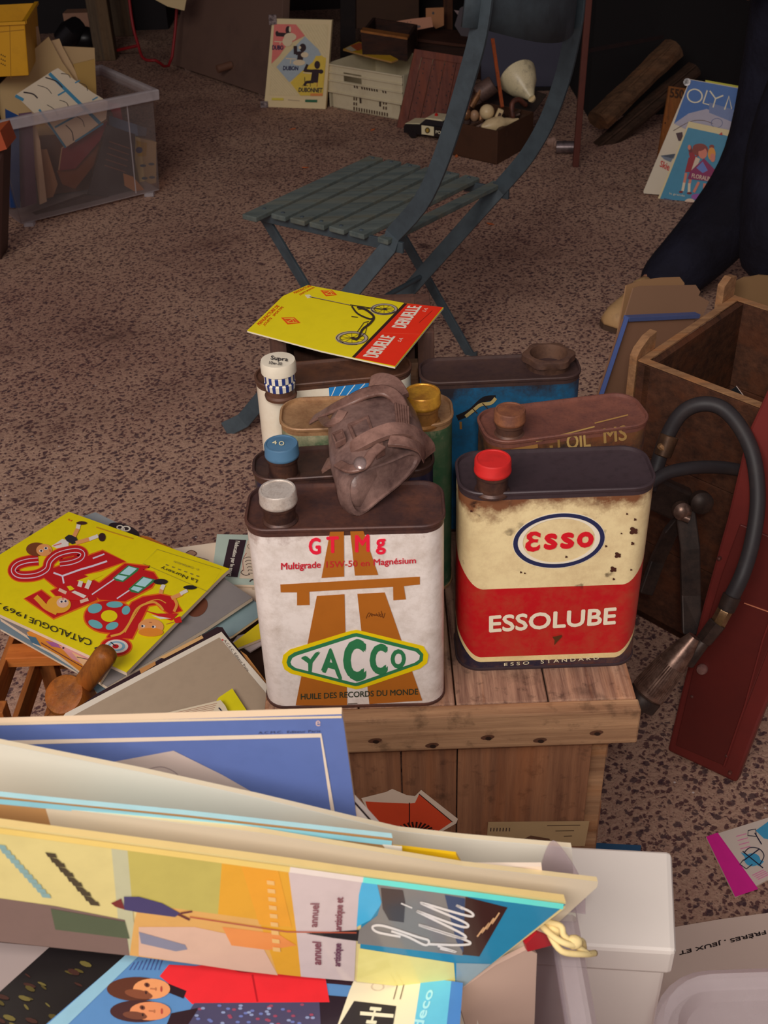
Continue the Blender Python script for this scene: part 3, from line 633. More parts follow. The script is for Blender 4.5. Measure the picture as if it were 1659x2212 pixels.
# uprights: from the front feet through the seat hinge up to the back
sp = Plane(P0, wn); spF = Plane(S0, wn)
upx = [(1078, -160), (1052, -60), (1042, 20), (1030, 90), (1008, 170), (978, 270), (945, 365), (908, 440), (875, 490)]
near = [sp.hit(*q) for q in upx]; near[-1] = P0 + Vector((0, 0, .015)) + (near[-1]-near[-2])*.1
far = [q + (S0-P0) for q in near]
MB().strip([tuple(p) for p in smooth_path([tuple(p) for p in near], 3)] + [fN.lerp(P0, k) for k in (.97, .5, .06)] + [fN + Vector((-.02, 0, .004))], .034, .007, wn).build('upright', cp, ch, bevel=.001)
fpx = [(1266, -160), (1250, -60), (1245, 20), (1232, 100), (1212, 180), (1180, 265), (1140, 335), (1105, 378)]
far = [spF.hit(*q) for q in fpx]
MB().strip([tuple(p) for p in smooth_path([tuple(p) for p in far], 3)] + [fF.lerp(S0, k) for k in (.99, .5, .06)] + [fF + Vector((-.02, 0, .004))], .034, .007, wn).build('upright', cp, ch, bevel=.001)
for q, g in ((Q0, gN), (T0, gF)):
    off = -wn*.012 if q is T0 else wn*.012
    MB().strip([q+dz+off, (q+dz+off).lerp(g+off, .5), g+off*1.2, g+off*1.2+dn*.02], .024, .007, wn).build('leg', cp, ch, bevel=.001)
x1 = fN.lerp(P0, .52); x2 = fF.lerp(S0, .52)
MB().tube([x1-wn*.01, x2+wn*.01], .006, 10).build('stretcher', cp, ch, smooth=True)
m1 = fN.lerp(P0, .22); m2 = fF.lerp(S0, .22); MB().bar(m1, m2, .014, .005, dn).build('stretcher', cp, ch)
# curved sheet back
bk = MB(); n = 14; rows = []
topA, botA = (1008, -90), (1022, 55); 
for j, (uv0, uv1, off) in enumerate((((1062, -150), (1256, -150), 0), ((1050, -60), (1250, -60), 0), ((1043, 10), (1246, 10), 0), ((1036, 62), (1240, 62), 0))):
    a = sp.hit(*uv0); b = spF.hit(*uv1); row = []
    for k in range(n+1):
        t = k/n*1.16-.08; row.append(a.lerp(b, t) + dn*(.045*(1-(2*t-1)**2)) + (Vector((0, 0, -.02*math.sin(math.pi*min(max(t, 0), 1)))) if j == 3 else Vector()))
    rows.append(row)
vs = [p for r in rows for p in r]; m_ = n+1
bk.add(vs, [(j*m_+k, j*m_+k+1, (j+1)*m_+k+1, (j+1)*m_+k) for j in range(3) for k in range(n)])
o = bk.build('backrest', cp, ch, smooth='all'); so = o.modifiers.new('s', 'SOLIDIFY'); so.thickness = .006
# ================================================================== RIGHT: open wooden box
wr = wood((84, 52, 36), (52, 32, 24), 'x', .9, .7, .6); wy = wood((84, 52, 34), (50, 30, 22), 'y', .9, .7, .6); we = wood((150, 112, 78), (112, 80, 56), 'x', 1.2, .8, .3)
K0 = Vector((.386, 1.493, 0)); bd1 = Vector((.137, -.150, 0)).normalized(); bd2 = Vector((.688, .726, 0)); hb = .461
wb_ = thing('wooden_chest', 'open brown wooden chest with a notched corner behind the red panel', 'chest', (K0 + bd1*.17 + bd2*.15))
La, Lb = .31, .295; up = Vector((0, 0, 1))
def wall(name, a, b, hgt, th, inward, mat, z0=0):
    MB().prism([a+up*z0, b+up*z0, b+up*hgt, a+up*hgt], inward*th).build(name, mat, wb_, bevel=.001)
c0, c1, c2, c3 = K0, K0+bd1*La, K0+bd1*La+bd2*Lb, K0+bd2*Lb
hs = [0, .155, .31, hb]
for i in range(3):
    wall('front_board', c0, c1, hs[i+1]-.0015, .012, bd2, wr, hs[i]); wall('side_board', c0+bd1*.012, c3+bd1*.012, hs[i+1]-.0015, .012, bd1, wy, hs[i])
    wall('back_board', c3, c2, hs[i+1]-.0015, .012, -bd2, wr, hs[i]); wall('side_board', c1, c2, hs[i+1]-.0015, .012, -bd1, wy, hs[i])
MB().prism([c0, c1, c2, c3], up*.012).build('bottom_board', wr, wb_)
for a, b, iw in ((c0, c1, bd2), (c3, c2, -bd2), (c0+bd2*.0135, c3-bd2*.0135, bd1), (c1+bd2*.0135, c2-bd2*.0135, -bd1)): MB().prism([a+up*hb, b+up*hb, b+up*hb+iw*.013, a+up*hb+iw*.013], up*.002).build('rim', we, wb_)
# notched corner piece standing proud
q = K0 - bd2*.004 - bd1*.012
MB().prism([K0-bd1*.014+bd2*.05+up*0, K0-bd1*.014-bd2*.002+up*0, K0-bd1*.014-bd2*.002+up*(hb+.006), K0-bd1*.014+bd2*.006+up*(hb+.016), K0-bd1*.014+bd2*.03+up*(hb+.028), K0-bd1*.014+bd2*.05+up*(hb+.03)], bd1*.013).build('corner_piece', we, wb_, bevel=.001)
MB().prism([c3-bd1*.014-bd2*.04, c3-bd1*.014, c3-bd1*.014+up*(hb+.035), c3-bd1*.014-bd2*.02+up*(hb+.04), c3-bd1*.014-bd2*.04+up*(hb+.03)], bd1*.013).build('corner_piece', we, wb_, bevel=.001)
fb = Plane(K0, bd2)
p = Print(fb, (1300, 780, 3.8134), .0008)
p.poly((120, 44, 34), (650, 600), (860, 680), (850, 870), (590, 870)).poly((110, 40, 32), (890, 690), (1090, 790), (1080, 870), (880, 870)).poly((120, 46, 36), (810, 935), (1020, 935), (1000, 1020), (860, 990))
p.build('faded_mark', wb_)
# papers inside
flatthing('photo_print', 'small dark photo print poking above the rim inside the wooden chest', 'photo', Plane(K0+bd2*.03+Vector((0, 0, .4)), bd2), [(1010, 275), (1105, 208), (1210, 350), (1120, 400), (1060, 400)], .002, ink((26, 26, 28)), (1300, 780, 3.8134), edge=ink((190, 170, 160)))
# cardboard sheets and panel behind the chest
cb = paper((142, 108, 76), .7, .2); cb2 = paper((118, 86, 66), .7, .2)
def px5(*q): return q
Z5 = (1350, 550, 5.369)
pan = thing('leaning_board', 'brown panel with a blue edge leaning beside the wooden chest', 'panel', A(1310, 880, 0))
bp = Plane.three(PY(1310, 815, 1.67), PY(1352, 688, 1.75), PY(1505, 680, 1.85))
pts = [bp.hit(*q) for q in ((1352, 688), (1505, 681), (1410, 900), (1325, 1080), (1235, 1042))]
MB().prism(pts, -bp.n*.010).build('panel_back', cb2, pan)
MB().bar(pts[0]+bp.n*.001, pts[1]+bp.n*.001, .0075, .014, (0, 0, 1)).build('top_edge', ink((72, 86, 130)), pan, bevel=.0005)
MB().bar(pts[0]+bp.n*.001, pts[4]+bp.n*.001, .0075, .014, (1, 0, 0)).build('side_edge', ink((62, 78, 126)), pan, bevel=.0005)
def card(label, px, off, mat, zoom=(0, 0, 1)):
    pl = Plane(bp.p - bp.n*off, bp.n); return flatthing('cardboard_sheet', label, 'cardboard', pl, px, .003, mat, zoom)
card('tall tan cardboard folder at the back of the stack behind the chest', [(20, 352), (200, 295), (420, 265), (635, 258), (690, 330), (690, 700), (300, 1250), (-230, 1500), (-80, 900)], .045, cb, Z5)
card('greyish cardboard with a cut corner just behind the blue-edged panel', [(100, 385), (180, 362), (820, 350), (875, 430), (855, 475), (980, 545), (900, 720), (500, 1100), (-150, 1450), (0, 720)], .025, paper((126, 96, 74), .7, .2), Z5)
rt = Plane(c3+bd2*.05, (0, 1, 0))
flatthing('cardboard_sheet', 'rounded tan cardboard standing behind the chest at the right edge', 'cardboard', rt, [(1215, 395), (1260, 330), (1385, 268), (1460, 262), (1560, 242), (1800, 260), (1800, 1800), (1200, 1800)], .004, paper((112, 86, 58), .8, .2), Z5)
# ================================================================== RED METAL PANEL
rm = paint((104, 38, 34), .42, .45, (70, 30, 28), 12, .15, .5, (.42, .75)); rm2 = paint((88, 32, 28), .42, .5, (60, 26, 26), 9, .15, .5, (.4, .75))
rp0, rp1 = A(1441, 1622, 0.004), A(1590, 1692, .004)
tdir = (Vector((.16, .20, 1))).normalized()
red = thing('red_metal_panel', 'long dark red sheet-metal panel with a pale knob leaning on the chest', 'metal panel', (rp0+rp1)/2)
rpl = Plane.three(rp0, rp1, rp0 + Vector((.06, .16, 1)))
th = .018
outl = [(1441, 1622), (1590, 1692), (1640, 1560), (1800, 1180), (1900, 700), (1720, 700), (1640, 880), (1612, 940), (1570, 1120), (1520, 1300), (1470, 1500)]
pts = [rpl.hit(*q) for q in outl]; MB().prism(pts, -rpl.n*th).build('panel', rm, red, bevel=.004)
inn = [(1461, 1608), (1566, 1652), (1600, 1560), (1700, 1300), (1720, 1180), (1600, 1130), (1560, 1240), (1500, 1440)]
p2 = [rpl.hit(*q, .0035) for q in inn]; MB().prism(p2, -rpl.n*.004).build('raised_plate', rm2, red, bevel=.0015)
ridge = [rpl.hit(*q, .004) for q in ((1566, 1652), (1612, 1520), (1650, 1380), (1690, 1270))]; MB().tube(ridge, .0018, 6).build('ridge', rm, red)
kc = rpl.hit(1521, 1441); MB().lathe(kc+rpl.n*.002, rpl.n, [(.006, 0), (.0075, .002), (.0075, .007), (.006, .010), (.001, .011)], 20).build('knob', rusty((150, 120, 112), (120, 80, 74), .35, .3), red, smooth=True)
for q in ((1578, 1668), (1497, 1502), (1555, 1205), (1572, 1630)):
    MB().lathe(rpl.hit(*q), rpl.n, [(.003, 0), (.0025, .005), (.001, .006)], 10).build('rivet', rusty((60, 30, 28), (110, 60, 50)), red)
MB().bar(rpl.hit(1610, 1300, .004), rpl.hit(1680, 1325, .004), .0015, .001, rpl.n).build('scratch', ink((190, 120, 90)), red)
# ================================================================== GREASE GUN, HOSE
rub = paint((38, 34, 36), .55, .4, (60, 50, 46), 40, 0, .4)
gs = rusty((128, 104, 92), (80, 58, 50), .35, .7, 60); gd = rusty((58, 44, 38), (36, 28, 26), .5, .4, 40)
hp = rpl.n*.03
def HP(u, v, l=.03): return rpl.hit(u, v, l)
gg = thing('grease_gun', 'old grease gun with a black rubber hose and ribbed steel nozzle', 'grease gun', A(1420, 1480, 0))
hose = [PY(1402, 1058, 1.20), PY(1418, 1010, 1.22), PY(1440, 945, 1.235), PY(1472, 893, 1.24), PY(1515, 873, 1.235), PY(1560, 882, 1.225), PY(1600, 925, 1.20), PY(1628, 990, 1.17), PY(1637, 1080, 1.14), PY(1625, 1170, 1.11), PY(1604, 1240, 1.085), PY(1580, 1290, 1.075)]
MB().tube(smooth_path([tuple(q) for q in hose], 5), .0098, 12).build('hose', rub, gg, smooth='all')
y1 = 1.068
def seg(uv0, uv1, ya, yb_, r, name, mat, n=16): 
    a, b = PY(*uv0, ya), PY(*uv1, yb_); MB().tube([a, a.lerp(b, .04), a.lerp(b, .96), b], [r[0]*.9, r[0], r[1], r[1]*.9], n).build(name, mat, gg, smooth=True)
seg((1582, 1286), (1568, 1318), 1.076, 1.07, (.0115, .0105), 'ferrule', gd)
seg((1568, 1315), (1548, 1352), 1.07, 1.068, (.0095, .0095), 'coupling', rusty((120, 92, 60), (70, 50, 38), .35, .6), 6)
seg((1551, 1345), (1520, 1385), 1.068, 1.062, (.012, .011), 'nut', gd, 6)
seg((1522, 1382), (1482, 1432), 1.062, 1.055, (.0085, .0105), 'tube', gd)
a, b = PY(1500, 1375, 1.06), PY(1390, 1508, 1.04); prof = [(.008, 0), (.014, .02), (.019, .05), (.0215, .075), (.0225, .095), (.020, .098), (.020, .104)]
MB().lathe(a, b-a, prof, 32).build('nozzle', gs, gg, smooth=True)
L_ = (b-a).length
mb = MB(); x_, y_, d_ = ortho(b-a)
for k in range(40):
    t = 2*math.pi*k/40; o_ = x_*math.cos(t)+y_*math.sin(t); mb.tube([a+d_*.045+o_*.0185, a+d_*.09+o_*.0222], .0009, 5)
setp(mb.build('ribbing', gs, gg), kind='stuff')
MB().lathe(a+d_*.098, d_, [(.021, 0), (.0225, .002), (.0225, .016), (.018, .018), (.012, .018), (.012, .026), (.006, .026)], 32).build('end_collar', gd, gg, smooth=True)
h2 = [PY(1398, 1048, 1.18), PY(1440, 1022, 1.19), PY(1500, 1010, 1.20), PY(1560, 1010, 1.22), PY(1610, 1018, 1.25)]
o = MB().tube(smooth_path([tuple(q) for q in h2], 5), .0085, 12).build('rubber_hose', rub, None, smooth='all'); setp(o, 'thin black rubber hose crossing from the red-capped can to the red panel', 'hose')
seg((1430, 985), (1446, 940), 1.225, 1.235, (.0115, .0125), 'ferrule', rusty((84, 60, 42), (56, 40, 32), .4, .5))
seg((1424, 962), (1440, 976), 1.222, 1.222, (.004, .004), 'clip', rusty((170, 130, 90), (110, 80, 60), .4, .5), 6)
# lever tool
lv = thing('lever_tool', 'dark iron lever tool with two arms standing between the can and the chest', 'tool', A(1490, 1370, 0))
s1 = [PY(1478, 1090, 1.30), PY(1490, 1180, 1.27), PY(1492, 1280, 1.24), PY(1494, 1365, 1.20)]
MB().strip([tuple(q) for q in s1], .028, .012, (0, 1, .2)).build('arm', gd, lv, bevel=.002)
s2 = [PY(1480, 1110, 1.31), PY(1448, 1150, 1.30), PY(1420, 1210, 1.30), PY(1395, 1280, 1.28)]
MB().strip([tuple(q) for q in s2], .022, .010, (0, 1, .2)).build('arm', gd, lv, bevel=.002)
for q, r_ in (((1512, 1082), .016), ((1470, 1100), .013)):
    MB().lathe(PY(*q, 1.285), (0, -1, .3), [(r_, 0), (r_, .012), (r_*.7, .016), (r_*.3, .018)], 18).build('pivot', gs if r_ < .014 else gd, lv, smooth=True)
MB().lathe(PY(1466, 1112, 1.275), (1, -.4, -.3), [(.006, 0), (.006, .016)], 12).build('bolt', gs, lv, smooth=True)
MB().box(PY(1430, 1070, 1.30), (.07, .02, .05), Matrix.Rotation(.5, 3, 'Y')).build('block', gd, lv, bevel=.004)
# ================================================================== PERSON in dark jeans
def skin(name, verts, edges, parent, mat, sub=2, ow=False):
    Mi = world_inv(parent); me = bpy.data.meshes.new(name); me.from_pydata([tuple(Mi @ Vector(v[0])) for v in verts], edges, [])
    me.materials.append(mat); o = bpy.data.objects.new(name, me); C.objects.link(o); o.parent = parent
    sk = o.modifiers.new('skin', 'SKIN'); o.modifiers.new('sub', 'SUBSURF').levels = sub; o.modifiers['sub'].render_levels = sub
    for i, v in enumerate(verts):
        r = v[1] if isinstance(v[1], tuple) else (v[1], v[1]); me.skin_vertices[0].data[i].radius = r; me.skin_vertices[0].data[i].use_root = (i == 0)
    sk.use_smooth_shade = True; return o
pe = thing('person', 'person in dark blue jeans and tan shoe striding past at the right edge', 'person', A(1400, 740, 0))
jm, nt, b = base('denim', .85, 0, .2); v = coords(nt); n1 = noise(nt, v, 7, 5)
nt.links.new(mix(nt, ramp(nt, n1, [(.35, W01(0)), (.7, W01(1))]), rgb((16, 14, 22)), rgb((26, 26, 38))), b.inputs['Base Color']); bump(nt, b, n1, .9, .02)
sk_ = paint((150, 104, 80), .6, .1); jk = paint((40, 42, 48), .8, .3, (26, 26, 30), 10)
an = PY(1362, 665, 2.66); kn = PY(1655, 360, 2.82); th1 = PY(1700, 160, 2.86)
pv = Vector((kn.x+.10, 2.84, .95)); hl_ = pv + Vector((-.09, 0, -.04)); hr_ = pv + Vector((.10, 0, -.04))
k2 = PY(1690, 330, 2.62); a2 = PY(1665, 640, 2.50); a2.z = .09
V = [(pv, (.16, .13)), (hl_, (.12, .12)), (th1, .118), (kn, .112), (PY(1570, 478, 2.78), .104), (PY(1482, 570, 2.72), .088), (PY(1392, 648, 2.67), .070), (hr_, .115), (k2, .105), (a2+Vector((0, 0, .16)), .10), (a2+Vector((0, 0, .03)), .10), (pv+Vector((0, 0, .12)), (.15, .115))]
skin('jeans', V, [(0, 1), (1, 2), (2, 3), (3, 4), (4, 5), (5, 6), (0, 7), (7, 8), (8, 9), (9, 10), (0, 11)], pe, jm)
ch_ = pv + Vector((-.02, -.02, .42)); nk = ch_ + Vector((0, 0, .14)); hd = nk + Vector((-.02, -.02, .15))
B = [(pv, .11), (pv+Vector((0, 0, .2)), .11), (ch_, (.15, .11)), (nk, .05), (hd+Vector((0, 0, -.04)), .075), (hd+Vector((0, 0, .05)), .085), (hd+Vector((0, 0, .11)), .05)]; Ed = [(0, 1), (1, 2), (2, 3), (3, 4), (4, 5), (5, 6)]
for s_ in (-1, 1):
    i = len(B); sh_ = ch_+Vector((s_*.17, 0, .06)); el_ = sh_+Vector((s_*.05, .03, -.30)); wr_ = el_+Vector((0, -.08, -.25))
    B += [(sh_, .055), (el_, .042), (wr_, .028), (wr_+Vector((0, -.02, -.06)), (.035, .018))]; Ed += [(2, i), (i, i+1), (i+1, i+2), (i+2, i+3)]
    for k in range(5):
        j = len(B); fx_ = (-.03+.015*k); ln = (.05, .075, .08, .072, .058)[k]; p0_ = wr_+Vector((fx_*1.0, -.025, -.085)) if k else wr_+Vector((-s_*.035, -.035, -.05))
        B += [(p0_, .009), (p0_+Vector((0, -.012, -ln*.6)), .008), (p0_+Vector((0, -.03, -ln)), .007)]; Ed += [(i+3, j), (j, j+1), (j+1, j+2)]
for pth in ([hl_, th1, kn, PY(1440, 575, 2.70), an], [hr_, k2, a2]):
    j = len(B); B += [(q, .06 - .008*i) for i, q in enumerate(pth)]; Ed += [(0, j)] + [(j+i, j+i+1) for i in range(len(pth)-1)]
skin('body', B, Ed, pe, sk_)
J = [(ch_, (.175, .13)), (pv+Vector((0, 0, .22)), (.15, .125)), (pv+Vector((0, 0, .05)), (.17, .145)), (nk, .065)]; JE = [(0, 1), (1, 2), (0, 3)]
for s_ in (-1, 1):
    i = len(J); sh_ = ch_+Vector((s_*.17, 0, .06)); el_ = sh_+Vector((s_*.05, .03, -.30)); wr_ = el_+Vector((0, -.08, -.25)); J += [(sh_, .07), (el_, .055), (wr_+Vector((0, 0, .02)), .042)]; JE += [(0, i), (i, i+1), (i+1, i+2)]
skin('jacket', J, JE, pe, jk)
MB().ball(hd+Vector((0, .02, .05)), (.088, .095, .1)).build('hair', paint((50, 36, 28), .8), pe, smooth='all')
sm = paint((168, 134, 92), .6, .6, (92, 66, 44), 30); so_ = paint((70, 52, 40), .8)
def shoe(heel, toe):
    d = (toe-heel).normalized(); s_ = Vector((-d.y, d.x, 0)); Lh = (toe-heel).length; rings = []; sol = []
    for t, wd_, hg in ((0, .028, .07), (.08, .036, .085), (.3, .036, .085), (.5, .04, .062), (.75, .046, .048), (.92, .038, .04), (1, .02, .024)):
        c_ = heel + d*Lh*t
        rings.append([c_ + s_*wd_*math.cos(a_) + Vector((0, 0, .014+hg*max(math.sin(a_), 0))) for a_ in [math.pi*k/10 for k in range(11)]])
        sol.append([c_ + s_*wd_*1.06*x + Vector((0, 0, z)) for x, z in ((1, .001), (1, .016), (-1, .016), (-1, .001))])
    o = MB().loft(rings).build('shoe', sm, pe, smooth='all'); MB().loft(sol).build('sole', so_, o)
shoe(A(1385, 690, 0)+Vector((.02, .05, 0)), A(1318, 718, 0)); shoe(a2*1.0+Vector((0, .05, -a2.z)), a2+Vector((-.04, -.20, -a2.z)))
# ================================================================== BACKGROUND LEFT: clear storage box
NL, NR = A(48, 492), A(345, 418); d1 = (NR-NL).normalized(); d2 = Vector((-d1.y, d1.x, 0)); hB = PY(352, 190, NR.y+.02).z
sb = thing('storage_box', 'large clear plastic storage box full of papers standing on the ground at left', 'storage box', (NL+NR)/2 + d2*.17)
clr = plastic_clear((240, 234, 232), .06, .3); clr2 = plastic_clear((236, 230, 232), .36, .35)
Wd, Dp, tp_ = (NR-NL).length, .36, .018
def bq(x, y, z): k = z/hB*tp_; return NL + d1*(x*(Wd+2*k)-k) + d2*(y*(Dp+2*k)-k) + up*z
for (a, b) in (((0, 0), (1, 0)), ((1, 0), (1, 1)), ((1, 1), (0, 1)), ((0, 1), (0, 0))):
    q = [bq(*a, .012), bq(*b, .012), bq(*b, hB), bq(*a, hB)]; ctr = bq(.5, .5, .2); nrm = (q[1]-q[0]).cross(q[3]-q[0]).normalized(); nrm = nrm if nrm.dot(ctr-q[0]) > 0 else -nrm
    MB().prism(q, nrm*.0025).build('wall', clr, sb)
MB().prism([bq(0, 0, .012), bq(1, 0, .012), bq(1, 1, .012), bq(0, 1, .012)], up*.003).build('base', clr2, sb)
def rimq(o, z): 
    return [bq(x, y, hB) + d1*(o if x else -o) + d2*(o if y else -o) + up*(z) for x, y in ((0, 0), (1, 0), (1, 1), (0, 1))]
MB().loft([rimq(0, -.028), rimq(.014, -.028), rimq(.016, 0), rimq(.014, .004), rimq(.0, .004), rimq(-.003, .0), rimq(-.003, -.02), rimq(0, -.028)], False, False).build('rim', clr2, sb, bevel=.002)
for x in (.06, .93): MB().box(bq(x, .02, .006), (.03, .03, .012)).build('foot', clr2, sb)
for x in (.82,): MB().prism([bq(x, 0, .02)-d2*.002, bq(x+.006, 0, .02)-d2*.002, bq(x+.006, 0, hB-.03)-d2*.002, bq(x, 0, hB-.03)-d2*.002], d2*.003).build('rib', clr2, sb)
def inbox(y0): 
    o = bq(.5, y0, .1); return Plane(o, d2)
Z = (0, 0, 2.9625)
def ib(name, label, cat, depth, px, mat, t=.004, edge=None, tilt=0.0):
    pl = Plane(bq(.5, depth, .1), (d2 - up*tilt)); return flatthing(name, label, cat, pl, px, t, mat, Z, edge=edge), pl
cream = paper((176, 150, 108), .7, .2)
c_, pl = ib('picture_card', 'open catalogue sheet with blue bars hanging over the rim of the clear box', 'catalogue', .10, [(98, 610), (345, 450), (372, 436), (590, 590), (690, 650), (680, 760), (480, 905), (420, 945), (330, 830)], paper((190, 178, 156)), .003)
p = Print(pl, Z); BL = (60, 120, 150); DK = (52, 46, 48)
p.line(BL, 20, (98, 612), (150, 640)).line(BL, 22, (315, 470), (640, 790)).line(BL, 12, (350, 815), (560, 700)).line(BL, 12, (480, 905), (660, 790)).line(BL, 10, (370, 610), (430, 575)).line(BL, 8, (480, 530), (510, 515)).line(BL, 8, (590, 640), (625, 620)).line(BL, 14, (250, 700), (420, 945))
for a, b_, cc_ in (((150, 590), (240, 628), 9), ((290, 495), (400, 560), 8), ((240, 545), (330, 600), 4), ((380, 640), (440, 690), 4), ((480, 740), (540, 810), 4), ((300, 670), (370, 750), 4), ((420, 800), (470, 900), 6), ((390, 470), (450, 500), 4), ((510, 530), (560, 580), 4)):
    p.curve(DK, cc_, a, ((a[0]+b_[0])/2+14, (a[1]+b_[1])/2-8), b_)
p.build('printed_picture', c_)
ib('envelope', 'tan card standing highest beside the yellow crate', 'card', .62, [(160, 180), (245, 168), (262, 270), (262, 700), (150, 700)], paper((160, 130, 100), .7))
ib('envelope', 'big tan envelope with a pointed corner above the clear box', 'envelope', .50, [(178, 350), (312, 236), (400, 400), (540, 600), (560, 900), (0, 900), (0, 540)], cream)
ib('envelope', 'tan envelope with its peak just right of the pointed one', 'envelope', .56, [(325, 262), (380, 248), (400, 300), (560, 600), (560, 900), (330, 900)], paper((186, 158, 120)))
ib('envelope', 'wide tan envelope with a straight top at the right of the papers', 'envelope', .60, [(390, 296), (605, 306), (618, 600), (618, 900), (380, 900)], paper((168, 142, 104)))
ib('folded_card', 'yellowish folded card in front of the straight-topped envelope', 'card', .40, [(470, 412), (606, 378), (616, 560), (616, 850), (580, 850), (520, 560)], paper((158, 128, 72)))
ib('book', 'blue book standing at the left end inside the clear box', 'book', .06, [(40, 700), (120, 740), (130, 1330), (70, 1330)], ink((30, 60, 110)), .01)
ib('book', 'mauve booklet leaning beside the blue book in the clear box', 'book', .12, [(125, 730), (205, 720), (235, 1300), (140, 1330)], ink((96, 74, 92)), .008)
ib('folder', 'white folder edge slanting down inside the clear box', 'folder', .16, [(205, 710), (255, 900), (300, 1290), (255, 1310), (215, 1000)], paper((186, 166, 140)))
ib('book', 'dark red book lying aslant inside the clear box', 'book', .18, [(400, 950), (690, 770), (640, 900), (480, 1080), (380, 1090)], ink((120, 48, 54)), .01, paper((170, 140, 110)))
ib('book', 'brown book under the dark red one in the clear box', 'book', .22, [(370, 1100), (640, 900), (600, 1060), (480, 1210), (400, 1180)], ink((120, 70, 40)), .01)
gpn, pl = ib('record_sleeve', 'dark grey record sleeve with small text in the clear box', 'record sleeve', .14, [(690, 800), (865, 860), (862, 1270), (700, 1300), (560, 1240)], ink((66, 58, 60)), .004)
p = Print(pl, Z)
for k in range(5): p.line((120, 84, 70), 5, (700-8*k, 905+38*k), (830-6*k, 950+38*k))
p.build('lettering', gpn)
ib('folder', 'tan paper fan at the bottom right of the clear box', 'paper', .09, [(790, 1110), (850, 1130), (925, 1215), (860, 1225), (800, 1190)], paper((156, 110, 70)))
yb_, pl = ib('game_box', 'cream and yellow game box standing at the right end of the clear box', 'box', .30, [(872, 880), (1000, 908), (1000, 1205), (900, 1195), (860, 1000)], paper((196, 180, 126)), .03)
p = Print(pl, Z); p.poly((190, 160, 30), (872, 900), (940, 915), (935, 1000), (880, 1000)).ell((60, 60, 110), 890, 960, 22, 20).up()
for q in ((915, 1060), (968, 1050), (925, 1140), (972, 1135)): p.ell((70, 90, 110), *q, 20, 9)
p.build('printed_picture', yb_)
ib('folder', 'blue-grey folder lying level behind the sleeve in the clear box', 'folder', .34, [(700, 740), (940, 820), (935, 870), (860, 870), (700, 800)], ink((96, 112, 136)))
ib('folder', 'crimson card glimpsed through the upper wall of the clear box', 'card', .5, [(690, 655), (765, 665), (790, 790), (740, 780)], ink((140, 60, 66)))
ib('book', 'dark book lying along the bottom of the clear box', 'book', .12, [(220, 1370), (560, 1250), (850, 1270), (600, 1330), (260, 1400)], ink((70, 56, 54)), .02)
ib('folder', 'brown papers filling the middle of the clear box behind the red book', 'papers', .44, [(230, 880), (520, 860), (560, 1000), (600, 1210), (300, 1250)], paper((112, 78, 60)), .02)
ib('folder', 'tan sheets standing behind the grey sleeve in the clear box', 'papers', .48, [(560, 900), (860, 930), (850, 1190), (600, 1200)], paper((132, 100, 76)), .02)
ib('envelope', 'tan envelope tilted between the white folder and the red book in the clear box', 'envelope', .25, [(235, 960), (300, 955), (370, 1180), (340, 1260), (300, 1270)], paper((156, 118, 84)), .004)
# yellow crate on top
yc = thing('plastic_crate', 'bright yellow plastic crate perched at the upper left edge', 'crate', PY(20, 178, NL.y+.12))
ym = paint((176, 128, 22), .4, .35, (120, 84, 20), 12); ym.node_tree.nodes['Principled BSDF'].inputs['Specular IOR Level'].default_value = .4
yq = NL.y + .10; a = PY(53, 48, yq); b = PY(62, 163, yq); l1 = a + Vector((-.34, -.02, 0)); l2 = b + Vector((-.34, -.02, 0)); bk_ = Vector((-.03, .28, 0))
def slab(q, off, nm, m, par, bev=.002): return MB().prism(q, off).build(nm, m, par, bevel=bev)
slab([a, b, l2, l1], Vector((0, .004, 0)), 'front_wall', ym, yc); slab([a, b, b+bk_, a+bk_], Vector((-.004, 0, 0)), 'side_wall', ym, yc); slab([a+bk_, b+bk_, l2+bk_, l1+bk_], Vector((0, -.004, 0)), 'back_wall', ym, yc); slab([l1, l2, l2+bk_, l1+bk_], Vector((.004, 0, 0)), 'side_wall', ym, yc)
slab([b, l2, l2+bk_, b+bk_], Vector((0, 0, .004)), 'bottom', ym, yc)
MB().bar(a+Vector((.004, -.003, 0)), l1+Vector((0, -.003, 0)), .008, .012, up).build('rim', ym, yc); MB().bar(a, a+bk_, .008, .012, up).build('rim', ym, yc)
kx0, kx1 = l2.x + .01, NL.x - .05
if kx1 - kx0 > .05:
    kt = thing('cardboard_carton', 'dark brown carton under the yellow crate beside the clear box', 'carton', ((kx0+kx1)/2, yq+.14, 0))
    MB().box(((kx0+kx1)/2, yq+.15, (b.z-.003)/2), (kx1-kx0, .24, b.z-.003)).build('body', paint((70, 50, 40), .8, .2), kt, bevel=.003)
    MB().box(((kx0+kx1)/2, yq+.028, b.z*.5), (.05, .002, b.z*.9)).build('tape', paint((110, 88, 60), .5), kt)
yp = Plane.three(a, b, l1); p = Print(yp, Z); p.line((120, 82, 16), 4, (0, 205), (155, 190)).line((120, 82, 16), 3, (62, 150), (70, 500))
for k in range(9): p.ell((66, 44, 14), 8+12*(k % 3), 350+28*(k//3)+6*(k % 3), 4, 5)
p.build('moulding_marks', yc)
ob = thing('orange_box', 'corner of an orange-red box at the left edge beside the clear box', 'box', PY(0, 330, 3.0))
MB().prism([PY(-60, 300, 3.0), PY(0, 283, 3.0), PY(15, 322, 3.0), PY(-60, 345, 3.0)], Vector((0, .1, 0))).build('lid', paint((156, 70, 40)), ob)
MB().prism([PY(-70, 345, 3.02), PY(8, 322, 3.02), A(2, 560, 0), A(-70, 580, 0)], Vector((0, .08, 0))).build('carton', paint((60, 40, 36)), ob)
